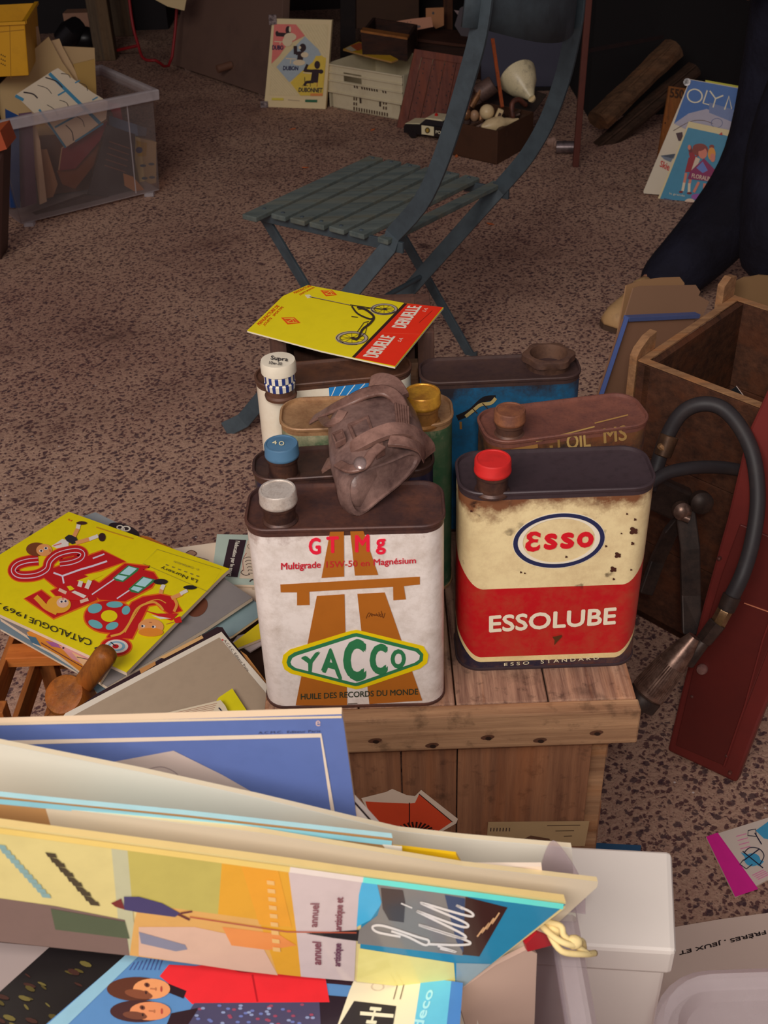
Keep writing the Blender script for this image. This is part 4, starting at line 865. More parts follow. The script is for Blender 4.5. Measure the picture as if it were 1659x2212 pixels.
# ---- stall behind: table leg, boots, red frame, cloth
gl = A(231, 128); gw = .048
st = thing('stall_table', 'grey wooden stall table leg standing behind the clear box', 'table', gl)
gm = wood((92, 78, 60), (66, 54, 44), 'z', .7)
t_ = gl + up*.72
for o_ in (Vector(), Vector((-1.15, .0, 0)), Vector((-1.15, .5, 0)), Vector((0, .5, 0))): MB().box(gl+o_+up*.36, (gw*2, .07, .72)).build('leg', gm, st, bevel=.004)
MB().box(t_ + Vector((-.57, .25, .015)), (1.3, .62, .03)).build('tabletop', gm, st)
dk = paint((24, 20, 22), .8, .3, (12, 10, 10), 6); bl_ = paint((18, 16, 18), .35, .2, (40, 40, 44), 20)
bt = thing('boot', 'pair-mate black leather boot lying under the stall table', 'boot', PY(150, 95, gl.y+.12))
MB().tube([PY(133, 90, gl.y), PY(150, 72, gl.y), PY(170, 58, gl.y+.05)], [.045, .055, .05], 12).build('shaft', bl_, bt, smooth=True)
MB().ball(PY(182, 82, gl.y+.05), (.075, .06, .05)).build('foot', bl_, bt, smooth=True)
bt['label'] = 'black leather boot lying under the grey stall table'
MB().box(PY(178, 42, gl.y+.45)+Vector((0, 0, -.02)), (.16, .1, .12)).build('carton_box', paint((140, 104, 84)), None); setp(bpy.data.objects['carton_box'], 'pinkish carton behind the black boot', 'box')
rf_ = thing('folding_rack', 'bent red metal tube frame between the grey leg and the leaning board', 'frame', A(330, 130, 0))
q = [PY(262, -160, 5.3), PY(283, 30, 5.25), PY(298, 95, 5.2), PY(310, 126, 5.15), PY(335, 130, 5.12), PY(372, 122, 5.2), PY(392, -160, 5.3)]
MB().tube(smooth_path([tuple(x) for x in q], 4), .0065, 8).build('tube', paint((120, 18, 24), .5), rf_, smooth='all')
q = [PY(196, 122, 5.6), PY(240, 112, 5.6), PY(300, 98, 5.5)]
MB().tube([tuple(x) for x in q], .007, 8).build('cross_tube', paint((120, 20, 24), .4), rf_)
cl_ = MB().prism([PY(u, v, 5.0) for u, v in ((335, -30), (336, 0), (362, 14), (398, 23), (410, -40))], Vector((0, .02, 0))).build('cloth', paper((176, 156, 116))); setp(cl_, 'cream cloth corner hanging above the red frame', 'cloth')
for nm, lb, x0, x1, yy, h in (('dark_backing', 'black block added for the dark at upper left', A(-150, 60).x*1.3, PY(360, 60, 6.1).x, 6.3, .7), ):  # black block added where the far background is only darkness
    o = MB().box(((x0+x1)/2, yy, h/2), (x1-x0, .3, h)).build(nm, dk); setp(o, lb, 'dark backing')
# ---- large leaning board
lb0, lb1 = A(372, 140, .012), A(590, 213, .012); pl = Plane.three(lb0, lb1, lb0+Vector((.12, .22, 1)))
lbm = paint((92, 70, 60), .6, .7, (62, 48, 44), 5)
bd = thing('tabletop_board', 'large grey-brown rounded board leaning behind the poster', 'board', (lb0+lb1)/2 - up*.012)
pts = [pl.hit(*q) for q in ((425, -170), (400, -20), (385, 50), (368, 108), (368, 128), (378, 141), (590, 213), (604, 217), (616, -170))]
MB().prism(pts, -pl.n*.035).build('board', lbm, bd, bevel=.006)
k_ = pl.hit(500, 140); MB().tube([k_, k_ + pl.n*.05 - Vector((.02, 0, .02))], .016, 14).build('peg', paint((96, 66, 52), .6), bd, smooth=True)
for q in ((400, 148), (560, 204)): 
    f_ = pl.hit(*q) - pl.n*.03; MB().box((f_.x, f_.y, .008), (.05, .04, .016)).build('foot', lbm, bd)
# ---- poster
b0, b1 = A(571, 231), A(703, 237); pp = Plane.three(b0, b1, b0+Vector((0, .11, 1)))
po = thing('framed_poster', 'small pastel poster of a seated drinker in three stages, propped on the ground', 'poster', (b0+b1)/2)
MB().prism([pp.hit(*q) for q in ((588, 40), (717, 43), (703, 236), (570, 231))], -pp.n*.018).build('board', paper((208, 190, 148)), po, bevel=.001)
Z = (360, 0, 4.1475)
p = Print(pp, Z, .0012, .0006)
p.poly((192, 176, 134), (965, 215), (1450, 218), (1400, 858), (920, 850)).up()
for k in range(11): p.line((208, 192, 152), 10, (1190+26*k, 222), (1440, 222+430*(250-26*k)/250*.98)) if k < 9 else None
for k in range(10): p.line((208, 192, 152), 10, (935, 590+26*k), (1165-k*24, 850))
p.up().poly((206, 112, 104), (965, 215), (1160, 218), (1240, 320), (1080, 400), (1010, 500), (940, 570)).poly((206, 178, 70), (1350, 480), (1430, 520), (1400, 858), (1200, 855), (1110, 740), (1200, 650))
p.up().poly((146, 158, 164), (1240, 325), (1360, 440), (1385, 490), (1100, 735), (985, 600), (1090, 480))
p.up().poly((206, 178, 70), (1340, 500), (1400, 500), (1420, 600), (1390, 855), (1200, 855), (1150, 775), (1260, 650)).poly((198, 124, 66), (1290, 835), (1400, 835), (1398, 858), (1290, 858))
p.up(); K = (46, 32, 36); L_ = (220, 202, 168)
p.ell(K, 1092, 270, 24, 38).ell(L_, 1108, 262, 10, 26).line(K, 34, (985, 305), (1075, 312)).ell(K, 992, 298, 14, 22).ell(L_, 1110, 330, 55, 36).ell(L_, 1085, 370, 44, 45).line(L_, 8, (968, 370), (1060, 376)).line(L_, 7, (1020, 375), (1018, 400))
p.ell(K, 1222, 425, 30, 36).ell(L_, 1196, 425, 12, 14).line(K, 32, (1155, 410), (1158, 485)).line(K, 30, (1160, 478), (1230, 470)).poly(K, (1180, 470), (1235, 465), (1220, 548), (1170, 545)).ell(L_, 1240, 490, 34, 24).ell(L_, 1190, 560, 55, 26).line(L_, 8, (1070, 522), (1165, 528)).line(L_, 7, (1115, 525), (1112, 570))
p.ell(K, 1352, 580, 26, 36).line(K, 22, (1265, 575), (1235, 640)).line(K, 26, (1240, 630), (1390, 640)).ell(K, 1385, 640, 22, 20).poly(K, (1310, 620), (1370, 620), (1358, 740), (1290, 738)).line(K, 26, (1320, 730), (1255, 735), (1235, 765)).line(L_, 8, (1225, 650), (1300, 655)).line(K, 5, (1290, 738), (1290, 775)).line((150, 50, 46), 5, (1352, 735), (1350, 775)).line(K, 6, (1240, 690), (1240, 735)).line(K, 5, (1215, 768), (1270, 766))
p.up(); T_ = (44, 42, 74)
p.text(T_, 'DUBO', (948, 445), (1048, 445), (1050, 405), (950, 402), .03).text(T_, 'DUBON', (1045, 628), (1180, 630), (1184, 590), (1048, 588), .03).text((40, 38, 50), 'DUBONNET', (1183, 823), (1396, 828), (1400, 786), (1188, 782), .03)
p.poly((190, 176, 70), (945, 875), (1050, 877), (1048, 897), (944, 895)).poly((44, 92, 66), (1245, 890), (1352, 892), (1350, 915), (1243, 912)).line((160, 146, 120), 6, (1090, 892), (1195, 900))
p.build('printed_picture', po)
for q in ((590, 42), (572, 228)): MB().box(pp.hit(*q, .004), (.03, .008, .035)).build('clip', rusty((170, 160, 160), (60, 50, 56), .3, .6, 80), po)
# ---- white plastic crate
f0, f1 = A(720, 232), A(860, 259); e1 = (f1-f0).normalized(); e2 = Vector((-e1.y, e1.x, 0)); hC = PY(712, 137, f0.y).z
wc_ = thing('vegetable_crate', 'white slotted plastic crate between the poster and the slatted door', 'crate', (f0+f1)/2 + e2*.15)
cm = paint((184, 174, 146), .55, .35, (140, 120, 90), 14); Wc = (f1-f0).length + .03; Dc = .30
def cq(x, y, z): return f0 + e1*x + e2*y + up*z
def cb3(nm, x0, x1, y0, y1, z0, z1, m=cm): 
    MB().prism([cq(x0, y0, z0), cq(x1, y0, z0), cq(x1, y1, z0), cq(x0, y1, z0)], up*(z1-z0)).build(nm, m, wc_, bevel=.0012)
hm = hC*.45; x0, x1 = -.018, Wc
cb3('lower_panel', 0, x1-.02, 0, .004, .0, hm)
cb3('upper_panel', x0, x0+.085, -.008, -.003, hm-.012, hC); cb3('upper_panel', x0+.175, x1, -.008, -.003, hm-.012, hC); cb3('upper_panel', x0+.085, x0+.175, -.008, -.003, hm-.012, hC*.66); cb3('upper_panel', x0+.085, x0+.175, -.008, -.003, hC*.86, hC)
for z in (hm-.014, hC*.62, hC*.80, hC-.004): cb3('lip', x0-.002, x1+.002, -.014, -.008, z, z+.006)
cb3('side_panel', x0, x0+.005, 0, Dc, 0, hC); cb3('side_panel', x1-.005, x1, 0, Dc, 0, hC); cb3('back_panel', x0, x1, Dc-.005, Dc, 0, hC); cb3('bottom', 0, x1-.02, 0, Dc, 0, .005)
cp_ = Plane(f0, e2); p = Print(cp_, (520, 0, 3.456), .003)
for rw, (vy, n0, n1) in enumerate(((800, 845, 1095), (830, 845, 1095))):
    pass
for k in range(14): p.poly((70, 50, 36), (845+19*k, 795+3.5*k), (854+19*k, 797+3.5*k), (854+19*k, 823+3.5*k), (845+19*k, 821+3.5*k))
for k, xx in enumerate((845, 862, 1065, 1084)):
    for vy in (700, 725, 762): yy = vy + (xx-845)*.14; p.poly((70, 50, 36), (xx, yy), (xx+9, yy), (xx+9, yy+22), (xx, yy+22))
p.poly((56, 44, 36), (888, 708), (902, 710), (905, 770), (892, 770)).poly((56, 44, 36), (1036, 735), (1050, 737), (1050, 795), (1038, 793)); p.build('slots', wc_)
cp_ = Plane(f0-e2*.008, e2); p = Print(cp_, (520, 0, 3.456), .0008)
for k in list(range(2)) + list(range(3, 10)) + [11.5, 12.5]: p.poly((60, 44, 34), (843+18.5*k, 632+3.2*k), (854+18.5*k, 634+3.2*k), (858+18.5*k, 658+3.2*k), (847+18.5*k, 656+3.2*k))
p.build('slots', wc_)
# dark stuff in and above the crate
zt_ = hC + .004
mg = flatthing('magazine', 'yellow and orange magazine lying across the top of the white crate', 'magazine', hz(zt_+.02), [(741, 106), (757, 98), (775, 90), (800, 96), (860, 128), (846, 133), (800, 122)], .006, ink((190, 150, 40)), edge=paper((160, 120, 70)))
p = Print(hz(zt_+.02), (0, 0, 1), .001); p.poly((176, 84, 50), (757, 99), (778, 92), (790, 104), (772, 110)).poly((190, 176, 150), (745, 105), (757, 100), (770, 109), (760, 112)); p.build('printed_picture', mg)
dw = thing('wooden_tray', 'dark wooden tray with a pale worn rim resting above the white crate', 'drawer', PY(828, 125, f0.y+.08))
dwm = wood((52, 32, 24), (34, 22, 20), 'x'); dl = wood((150, 96, 46), (104, 64, 34), 'x')
ya = f0.y+.02; a, b, c, d = PY(779, 70, ya), PY(880, 86, ya-.04), PY(880, 132, ya-.04), PY(783, 118, ya); bk2 = Vector((.05, .26, 0))
MB().prism([a, b, c, d], Vector((.002, .012, 0))).build('front', dwm, dw, bevel=.001)
MB().prism([b, c, c+bk2, b+bk2], Vector((-.012, 0, 0))).build('side', dwm, dw); MB().prism([a, d, d+bk2, a+bk2], Vector((.012, 0, 0))).build('side', dwm, dw); MB().prism([a+bk2, b+bk2, c+bk2, d+bk2], Vector((0, -.01, 0))).build('back', dwm, dw)
MB().prism([a, b, b+Vector((.01, .05, 0)), a+Vector((.01, .05, 0))], up*.008).build('rim', dl, dw)
MB().prism([d, c, c+bk2, d+bk2], up*.008).build('bottom', dwm, dw)
cbn = thing('wooden_cabinet', 'dark brown cabinet front standing behind the drawer and the slatted door', 'cabinet', A(860, 150, 0))
yC = 5.35
def cabq(u0, v0, u1, v1, dy=0, t=.03, m=dwm, nm='panel'): MB().prism([PY(u0, v0, yC+dy), PY(u1, v0, yC+dy), PY(u1, v1, yC+dy), PY(u0, v1, yC+dy)], Vector((0, t, 0))).build(nm, m, cbn, bevel=.002)
cabq(765, -220, 905, 62, .02, .02, paint((62, 40, 26), .7, .6, (36, 22, 18), 5), 'door'); cabq(735, -220, 768, 140, 0, .04, paint((26, 18, 18), .8), 'side_post'); cabq(900, -220, 1045, 140, .25, .02, paint((18, 12, 12), .9), 'back_panel')
cabq(958, -220, 978, 90, -.1, .03, wood((84, 52, 34), (56, 34, 26), 'z'), 'post')
bb_ = thing('dark_box', 'dark wooden box behind the slatted door carrying the cards', 'box', A(960, 180, 0)); yD = 4.95
MB().prism([PY(878, 84, yD), PY(1040, 104, yD), A(1040, 160).xy.to_3d()*1.0 if False else Vector((PY(1040, 104, yD).x, yD, 0)), Vector((PY(878, 84, yD).x, yD, 0))], Vector((.03, .22, 0))).build('body', dwm, bb_, bevel=.003)
MB().prism([PY(872, 80, yD-.01), PY(1042, 101, yD-.01), PY(1042, 108, yD-.01), PY(872, 87, yD-.01)], Vector((.03, .24, 0))).build('lid', wood((70, 44, 34), (48, 30, 26), 'x'), bb_, bevel=.002)
def vcard(name, label, cat, y, px, mat, t=.01, zoom=(820, 0, 3.456)): return flatthing(name, label, cat, Plane((0, y, 0), (0, 1, -.25)), px, t, mat, zoom)
pc = vcard('punched_card', 'pinkish card with rows of dark marks lying beside the drawer', 'card', yD-.06, [(88, 165), (240, 140), (385, 125), (400, 200), (200, 240), (100, 228)], paper((166, 112, 84)), .006)
p = Print(Plane((0, yD-.06, 0), (0, 1, -.25)), (820, 0, 3.456), .001)
for k in range(6):
    for j in range(3): p.ell((76, 46, 40), 112+24*k, 178+18*j-3*k, 5, 3, 8)
p.ell((60, 36, 34), 285, 198, 22, 10); p.build('holes', pc)
tg = vcard('price_tag', 'tan cardboard tag with a hole standing above the pinkish card', 'tag', yD+.12, [(345, 60), (480, 55), (480, 190), (420, 215), (345, 130)], paper((150, 96, 52)), .004)
p = Print(Plane((0, yD+.12, 0), (0, 1, -.25)), (820, 0, 3.456), .001); p.ell((40, 24, 20), 400, 98, 9, 11); p.build('hole', tg)
pf = vcard('paper_stack', 'pale grey papers beyond the cabinet post', 'paper', yD+.14, [(555, 75), (590, 80), (650, 130), (660, 170), (600, 130)], paper((124, 104, 104)), .008)
pf = vcard('paper_stack', 'dim grey sheet beside the chair back', 'paper', yD+.10, [(600, 60), (660, 30), (700, 200), (690, 300), (610, 270), (560, 190)], paper((66, 56, 62)), .008)
# ---- slatted door
s0 = A(857, 276); s1 = s0 + Vector((.3, .02, 0)); ps = Plane.three(s0, s1, s0+Vector((.04, .20, 1)))
sd = thing('louvred_door', 'small reddish wooden door panel with drilled holes leaning behind the toy car', 'door panel', (s0+s1)/2)
dm = wood((112, 66, 54), (84, 48, 42), 'z', .8, .7, .3)
Z = (820, 0, 3.456); TLp, TRp, BLp, BRp = (262, 365), (735, 440), (128, 950), (625, 1035)
def lerp2(a, b, t): return (a[0]+(b[0]-a[0])*t, a[1]+(b[1]-a[1])*t)
def dq(s_, t_): return lerp2(lerp2(TLp, TRp, s_), lerp2(BLp, BRp, s_), t_)
def dpiece(nm, s0_, s1_, t0, t1, off, th_): 
    P_ = [ps.hit(820+q[0]/3.456, q[1]/3.456, off) for q in (dq(s0_, t0), dq(s1_, t0), dq(s1_, t1), dq(s0_, t1))]; MB().prism(P_, -ps.n*th_).build(nm, dm, sd, bevel=.001)
dpiece('stile', 0, .13, 0, 1, .006, .02); dpiece('stile', .87, 1, 0, 1, .006, .02); dpiece('top_rail', .13, .87, 0, .09, .006, .02); dpiece('bottom_rail', .13, .87, .88, 1, .006, .02)
for k in range(4): dpiece('slat', .14+.1825*k, .14+.1825*(k+1)-.008, .09, .88, .001, .01)
p = Print(ps, Z, .0016)
random.seed(3)
for k in range(5):
    for j in range(9): q = dq(.20+.145*k + random.uniform(-.02, .02), .15+.075*j+random.uniform(-.02, .02)); p.ell((44, 26, 26), q[0], q[1], 5, 6, 8)
p.build('holes', sd)
# ---- toy police car
c0_, c1_ = A(872, 296, .0), A(985, 312, .0); cd = (c1_-c0_).normalized(); cs_ = Vector((-cd.y, cd.x, 0)); Lc = .21; Wc2 = .085
car = thing('toy_car', 'black and white toy police car with red roof light on the ground', 'toy car', c0_+cd*Lc/2+cs_*.04)
def cpt(x, y, z): return c0_ + cd*(x*Lc) + cs_*(y*Wc2) + up*z
def cprof(pts, y0, y1): return MB().prism([cpt(x, y0, z) for x, z in pts], cs_*Wc2*(y1-y0))
blk = paint((26, 22, 24), .3, .2); wht = paint((206, 196, 160), .4, .2)
cprof([(0, .016), (.0, .038), (.03, .047), (.32, .053), (.62, .053), (.95, .050), (1, .044), (1, .016)], 0, 1).build('body', blk, car, bevel=.003)
cprof([(.01, .0455), (.03, .049), (.30, .0555), (.31, .0525), (.03, .046)], .08, .92).build('hood', wht, car)
cprof([(.30, .052), (.42, .073), (.72, .074), (.84, .052)], .1, .9).build('cabin', paint((34, 32, 36), .15), car, bevel=.002)
cprof([(.40, .073), (.43, .078), (.71, .079), (.75, .073)], .08, .92).build('roof', wht, car, bevel=.001)
MB().lathe(cpt(.54, .5, .079), up, [(.006, 0), (.006, .006), (.003, .009)], 12).build('roof_light', paint((170, 20, 20), .3), car)
for x, y in ((.18, -.02), (.8, -.02), (.18, 1.02), (.8, 1.02)): MB().lathe(cpt(x, y, .016)+cs_*(-.008 if y > .5 else 0), cs_, [(.016, 0), (.016, .008), (.008, .009)], 18).build('wheel', blk, car)
cpl = Plane(cpt(0, 0, 0), cs_); o = MB().prism([cpt(.36, -.012, .020), cpt(.60, -.012, .020), cpt(.60, -.012, .052), cpt(.36, -.012, .052)], cs_*.001).build('door', wht, car)
def CQ(x, z): 
    v_ = RM.transposed() @ (cpt(x, 0, z)-CO); return (W/2+FPX*v_.x/-v_.z, HH/2-FPX*v_.y/-v_.z)
p = Print(cpl, (0, 0, 1), .003, .0005); q = CQ(.48, .037); p.ell((70, 60, 34), q[0], q[1], 5.5, 6.5).up().ell((150, 120, 50), q[0], q[1], 3, 4); p.text((190, 184, 160), 'POLICE', CQ(.64, .030), CQ(.90, .030), CQ(.90, .042), CQ(.64, .042), .02); p.build('badge', car)
# ---- metal box with junk
m0 = A(1073, 356); mL = A(962, 331); mR = A(1150, 312); g1 = (mL-m0); g2 = (mR-m0); hM = PY(1077, 283, m0.y).z
mbx = thing('tool_box', 'rusty brown sheet-metal box filled with old porcelain and brass bits', 'box', m0+g1*.5+g2*.5)
bm_ = paint((66, 42, 28), .6, .6, (44, 28, 20), 10, .2)
def wallm(a, b, nm, ctr):
    n_2 = Vector(((b-a).y, -(b-a).x, 0)).normalized(); n_2 = n_2 if n_2.dot(ctr-a) > 0 else -n_2
    MB().prism([a, b, b+up*hM, a+up*hM], n_2*.004).build(nm, bm_, mbx, bevel=.001)
mc_ = m0+g1*.5+g2*.5; m3 = m0+g1+g2
for a, b, nm in ((m0, mL, 'front_wall'), (m0, mR, 'side_wall'), (mL, m3, 'side_wall'), (mR, m3, 'back_wall')): wallm(a, b, nm, mc_)
MB().prism([m0, mL, m3, mR], up*.003).build('bottom', bm_, mbx)
lid_a, lid_b = mR+up*hM, m3+up*hM; MB().prism([lid_a, lid_b, PY(1100, 165, 4.3)-Vector((.0, 0, .02)), PY(1180, 205, 4.05)], Vector((.003, .003, 0))).build('open_lid', paint((34, 26, 26), .6), mbx)
por = paint((190, 168, 128), .35, .4, (110, 84, 60), 40); brs = rusty((130, 90, 54), (80, 52, 38), .4, .4, 60); iron = paint((58, 42, 38), .6, .4)
# filler so nothing floats: a heap of small parts
mb = MB(); random.seed(11)
for k in range(60):
    a_, b_ = random.uniform(.08, .92), random.uniform(.08, .92); mb.ball(m0+g1*a_+g2*b_+up*(hM*random.uniform(.15, .82)), (random.uniform(.012, .028),)*2+(random.uniform(.01, .02),), 8, 5)
for k in range(14):
    a_, b_ = random.uniform(.2, .8), random.uniform(.2, .8); q = m0+g1*a_+g2*b_+up*(hM*.8); mb.tube([q, q+Vector((random.uniform(-.05, .05), random.uniform(-.04, .04), .02))], .006, 6)
setp(mb.build('scrap_heap', rusty((84, 58, 44), (46, 34, 32), .5, .3, 50), None, smooth=True), 'heap of small dark hardware bits filling the brown metal box', 'hardware', kind='stuff')
def gp(u, v, y): return PY(u, v, y)
yj = m0.y + .16
lm = thing('lamp_shade', 'white mottled enamel lamp shade sticking up out of the metal box', 'lamp shade', gp(1150, 225, yj+.12))
MB().lathe(gp(1148, 212, yj+.10), (gp(1108, 150, yj+.22)-gp(1148, 212, yj+.10)), [(.012, 0), (.018, .012), (.03, .035), (.052, .065), (.066, .10), (.070, .115), (.066, .113), (.05, .07), (.02, .02)], 32).build('shade', rusty((198, 186, 150), (120, 110, 90), .35, 0, 30, (.5, .75)), lm, smooth=True)
MB().tube([gp(1148, 212, yj+.10), gp(1158, 222, yj+.12)], [.014, .012], 12).build('neck', por, lm, smooth=True)
bo = thing('bottle', 'cream and brass bottle-shaped piece lying on top inside the metal box', 'bottle', gp(1070, 280, yj-.02))
MB().lathe(gp(1040, 275, yj-.06), gp(1110, 262, yj-.02)-gp(1040, 275, yj-.06), [(.006, 0), (.02, .02), (.026, .05), (.026, .075), (.018, .085), (.016, .10), (.010, .12), (.008, .14)], 24).build('body', por, bo, smooth=True)
kb = thing('door_knob', 'round cream porcelain knob in the middle of the metal box', 'knob', gp(1052, 245, yj)); MB().ball(gp(1052, 242, yj), .026, 20, 12).build('ball', por, kb, smooth='all'); MB().tube([gp(1052, 242, yj)+Vector((-.02, .01, -.01)), gp(1040, 252, yj)+Vector((0, .0, -.03))], .010, 12).build('stem', brs, kb)
for q, lb in (((1025, 250), 'small dull porcelain fitting at the left inside the metal box'), ((1008, 247), 'brownish ring-shaped fitting nearest the left edge of the metal box')):
    f_ = thing('fitting', lb, 'fitting', gp(*q, yj)); MB().ball(gp(*q, yj), (.016, .016, .02), 14, 8).build('body', brs if q[0] < 1010 else paint((150, 118, 90), .4), f_, smooth='all'); MB().lathe(gp(*q, yj)-up*.03, up, [(.014, 0), (.014, .012)], 12).build('collar', iron, f_)
sw = thing('small_block', 'small white block with a dark square beside the porcelain knob', 'block', gp(1078, 248, yj)); MB().box(gp(1078, 246, yj-.02), (.02, .014, .034), Matrix.Rotation(.4, 3, 'Y')).build('block', por, sw, bevel=.002); MB().box(gp(1079, 248, yj-.03), (.008, .006, .012), Matrix.Rotation(.4, 3, 'Y')).build('inset', iron, sw)
cn = thing('metal_canister', 'grey tin canister lying aslant at the back of the metal box', 'canister', gp(1050, 215, yj+.1)); MB().lathe(gp(1032, 205, yj+.12), gp(1066, 192, yj+.12)-gp(1032, 215, yj+.12), [(.03, 0), (.034, .004), (.032, .06), (.03, .065)], 20).build('body', rusty((96, 74, 66), (60, 46, 42), .5, .3), cn, smooth=True); MB().tube([gp(1018, 232, yj+.08), gp(1038, 196, yj+.1)], .011, 10).build('handle', brs, cn)
ax_ = thing('wooden_stick', 'thin orange-brown wooden stick standing upright in the metal box', 'stick', gp(1085, 235, yj+.1)); MB().bar(gp(1064, 84, yj+.22), gp(1085, 232, yj+.05), .012, .01, (1, 0, 0)).build('stick', wood((150, 72, 34), (112, 52, 28), 'z'), ax_, bevel=.001)
hk = thing('iron_hook', 'dark iron handle arching beside the lamp shade in the metal box', 'handle', gp(1105, 240, yj)); MB().tube(smooth_path([tuple(gp(1108, 255, yj-.01)), tuple(gp(1106, 225, yj)), tuple(gp(1120, 215, yj+.02)), tuple(gp(1136, 228, yj+.04))], 4), .009, 10).build('bar', rusty((96, 54, 40), (56, 34, 30), .5, .2), hk, smooth='all')
# ---- blue-grey panel, posts, beams
o = MB().prism([PY(u, v, 4.75) for u, v in ((1035, -150), (1235, -150), (1215, 190), (1180, 205), (1040, 192))], Vector((0, .03, 0))).build('grey_panel', paint((62, 62, 76), .6, .3, (48, 46, 58), 4)); setp(o, 'dull blue-grey panel standing behind the metal box', 'panel')
mbk = MB().prism([Vector((PY(1040, 195, 4.74).x, 4.74, 0)), Vector((PY(1205, 195, 4.74).x, 4.74, 0)), PY(1205, 188, 4.74), PY(1040, 188, 4.74)], Vector((0, .05, 0))).build('low_plinth', dk); setp(mbk, 'dark low plinth under the blue-grey panel', 'plinth')
rpst = thing('iron_post', 'rusty reddish iron leg of a stand at the right of the metal box', 'stand', A(1243, 360)); g0 = A(1243, 360)
MB().bar(g0, PY(1283, -140, g0.y+.02), .020, .018, (1, 0, 0)).build('leg', paint((78, 38, 30), .6, .5, (44, 24, 22), 12), rpst, bevel=.002)
MB().bar(PY(1266, 110, g0.y+.02), PY(1430, 80, g0.y+.5), .012, .01, up).build('brace', paint((34, 22, 22), .7), rpst)
x0_ = PY(1228, 200, 4.35).x + .08
o = MB().prism([Vector((x0_, 4.35, 0)), Vector((3.2, 4.35, 0)), Vector((3.2, 4.6, .95)), Vector((x0_+.05, 4.6, .95))], Vector((0, .6, 0))).build('dark_backing', paint((14, 11, 12), .95, .2, (20, 12, 12), 4)); setp(o, 'black block added for the deep shade behind the beams', 'dark backing')  # added black box covers lit floor, standing for the shade there
def beam(label, u0, v0, y0, u1, v1, y1, r_, cl_):
    t = thing('wooden_beam', label, 'beam', PY(u0, v0, y0)); a, b = PY(u0, v0, y0), PY(u1, v1, y1)
    mt = wood(cl_, tuple(int(c*.62) for c in cl_), 'x', .6, .9, .7); n = 9; P_ = []; 
    for i in range(n+1): P_.append(a.lerp(b, i/n))
    x_, y_, d_ = ortho(b-a); rings = []
    random.seed(int(u0))
    rr = [r_*random.uniform(.82, 1.12) for _ in range(12)]
    for i, q in enumerate(P_): rings.append([q + (x_*math.cos(2*math.pi*k/12)+y_*math.sin(2*math.pi*k/12)*.8)*rr[k]*random.uniform(.94, 1.05) for k in range(12)])
    MB().loft(rings).build('trunk', mt, t); 
    for k in range(4):
        s_ = a.lerp(b, .05+.2*k) + (CO-a).normalized()*r_*.8 + up*r_*.3; MB().tube([s_, s_+(b-a)*.35], [.006, .004], 5).build('split', mt, t)
beam('upper rough wooden beam slanting up to the right in the shade', 1290, 262, 4.02, 1452, 105, 4.25, .045, (92, 66, 46))
beam('lower darker wooden beam slanting under the other one', 1268, 345, 4.0, 1500, 150, 4.2, .038, (60, 42, 32))
wt = thing('crumpled_paper', 'small crumpled pale paper on the ground near the rusty leg', 'paper', A(1187, 305)); mb = MB()
random.seed(4)
for k in range(5): mb.ball(A(1172+8*k, 300+3*k, .016)+Vector((0, random.uniform(-.01, .01), 0)), (.014, .012, random.uniform(.012, .022)), 7, 5)
mb.build('lump', paper((132, 106, 94)), wt)
cy = MB().lathe(A(1201, 318, .022), Vector((1, -.12, 0)), [(.018, 0), (.021, .001), (.021, .075), (.018, .076)], 20).build('metal_cylinder', rusty((124, 112, 112), (80, 70, 72), .3, .7), None, smooth=True); setp(cy, 'short grey metal tube lying against the rusty leg', 'tube')
# ---- posters at right
yl = thing('wooden_easel', 'narrow yellow-brown wooden board behind the sky-blue poster', 'board', A(1425, 400)); q0 = A(1412, 395)
pe_ = Plane.three(q0, q0+Vector((1, .05, 0)), q0+Vector((0, .18, 1)))
MB().prism([pe_.hit(*q) for q in ((1446, 186), (1490, 192), (1462, 400), (1412, 395))], -pe_.n*.012).build('board', wood((128, 80, 38), (94, 56, 30), 'z'), yl, bevel=.002)
p = Print(pe_, (1200, 0, 3.614), .001); p.text((56, 36, 24), '550', (890, 760), (1000, 775), (1005, 700), (895, 685), .03); p.ell((60, 36, 24), 855, 960, 6, 8); p.build('numerals', yl)
Z = (1200, 0, 3.614); o0 = A(1392, 421); o1 = o0 + Vector((.25, -.10, 0)); opl = Plane.three(o0, o1, o0+Vector((.06, .20, 1)))
yp_ = flatthing('poster', 'poster with a yellow-green edge showing behind the sky-blue one', 'poster', Plane(opl.p-opl.n*.012, opl.n), [(1170, 625), (1600, 700), (1500, 1100), (1170, 1000)], .004, ink((166, 160, 30)), Z)
op = flatthing('poster', 'sky-blue winter sports poster with large white capitals leaning on the board', 'poster', opl, [(1050, 618), (1620, 720), (1300, 1560), (690, 1510), (685, 1495)], .005, paper((190, 180, 160)), Z)
p = Print(opl, Z, .0008, .0006)
p.poly((52, 92, 150), (1052, 622), (1615, 724), (1520, 1000), (1180, 850), (1040, 890), (925, 965)).up().poly((150, 146, 160), (1040, 885), (1180, 850), (1500, 960), (1450, 1100), (1020, 1010), (925, 965)).poly((96, 112, 150), (1200, 800), (1540, 900), (1500, 1000), (1200, 880))
p.poly((64, 38, 44), (940, 1040), (990, 1030), (1000, 1100), (960, 1100)).poly((100, 110, 124), (820, 1215), (930, 1240), (935, 1200), (900, 1265), (850, 1245)).curve((90, 66, 56), 5, (920, 1020), (1050, 950), (1150, 940), (1230, 965)).ell((60, 76, 120), 1260, 960, 46, 38, inner=(.9, .9))
p.text((170, 34, 34), 'Skie', (812, 1300), (885, 1335), (898, 1280), (825, 1250), .02)
p.up(); WC = (196, 190, 166)
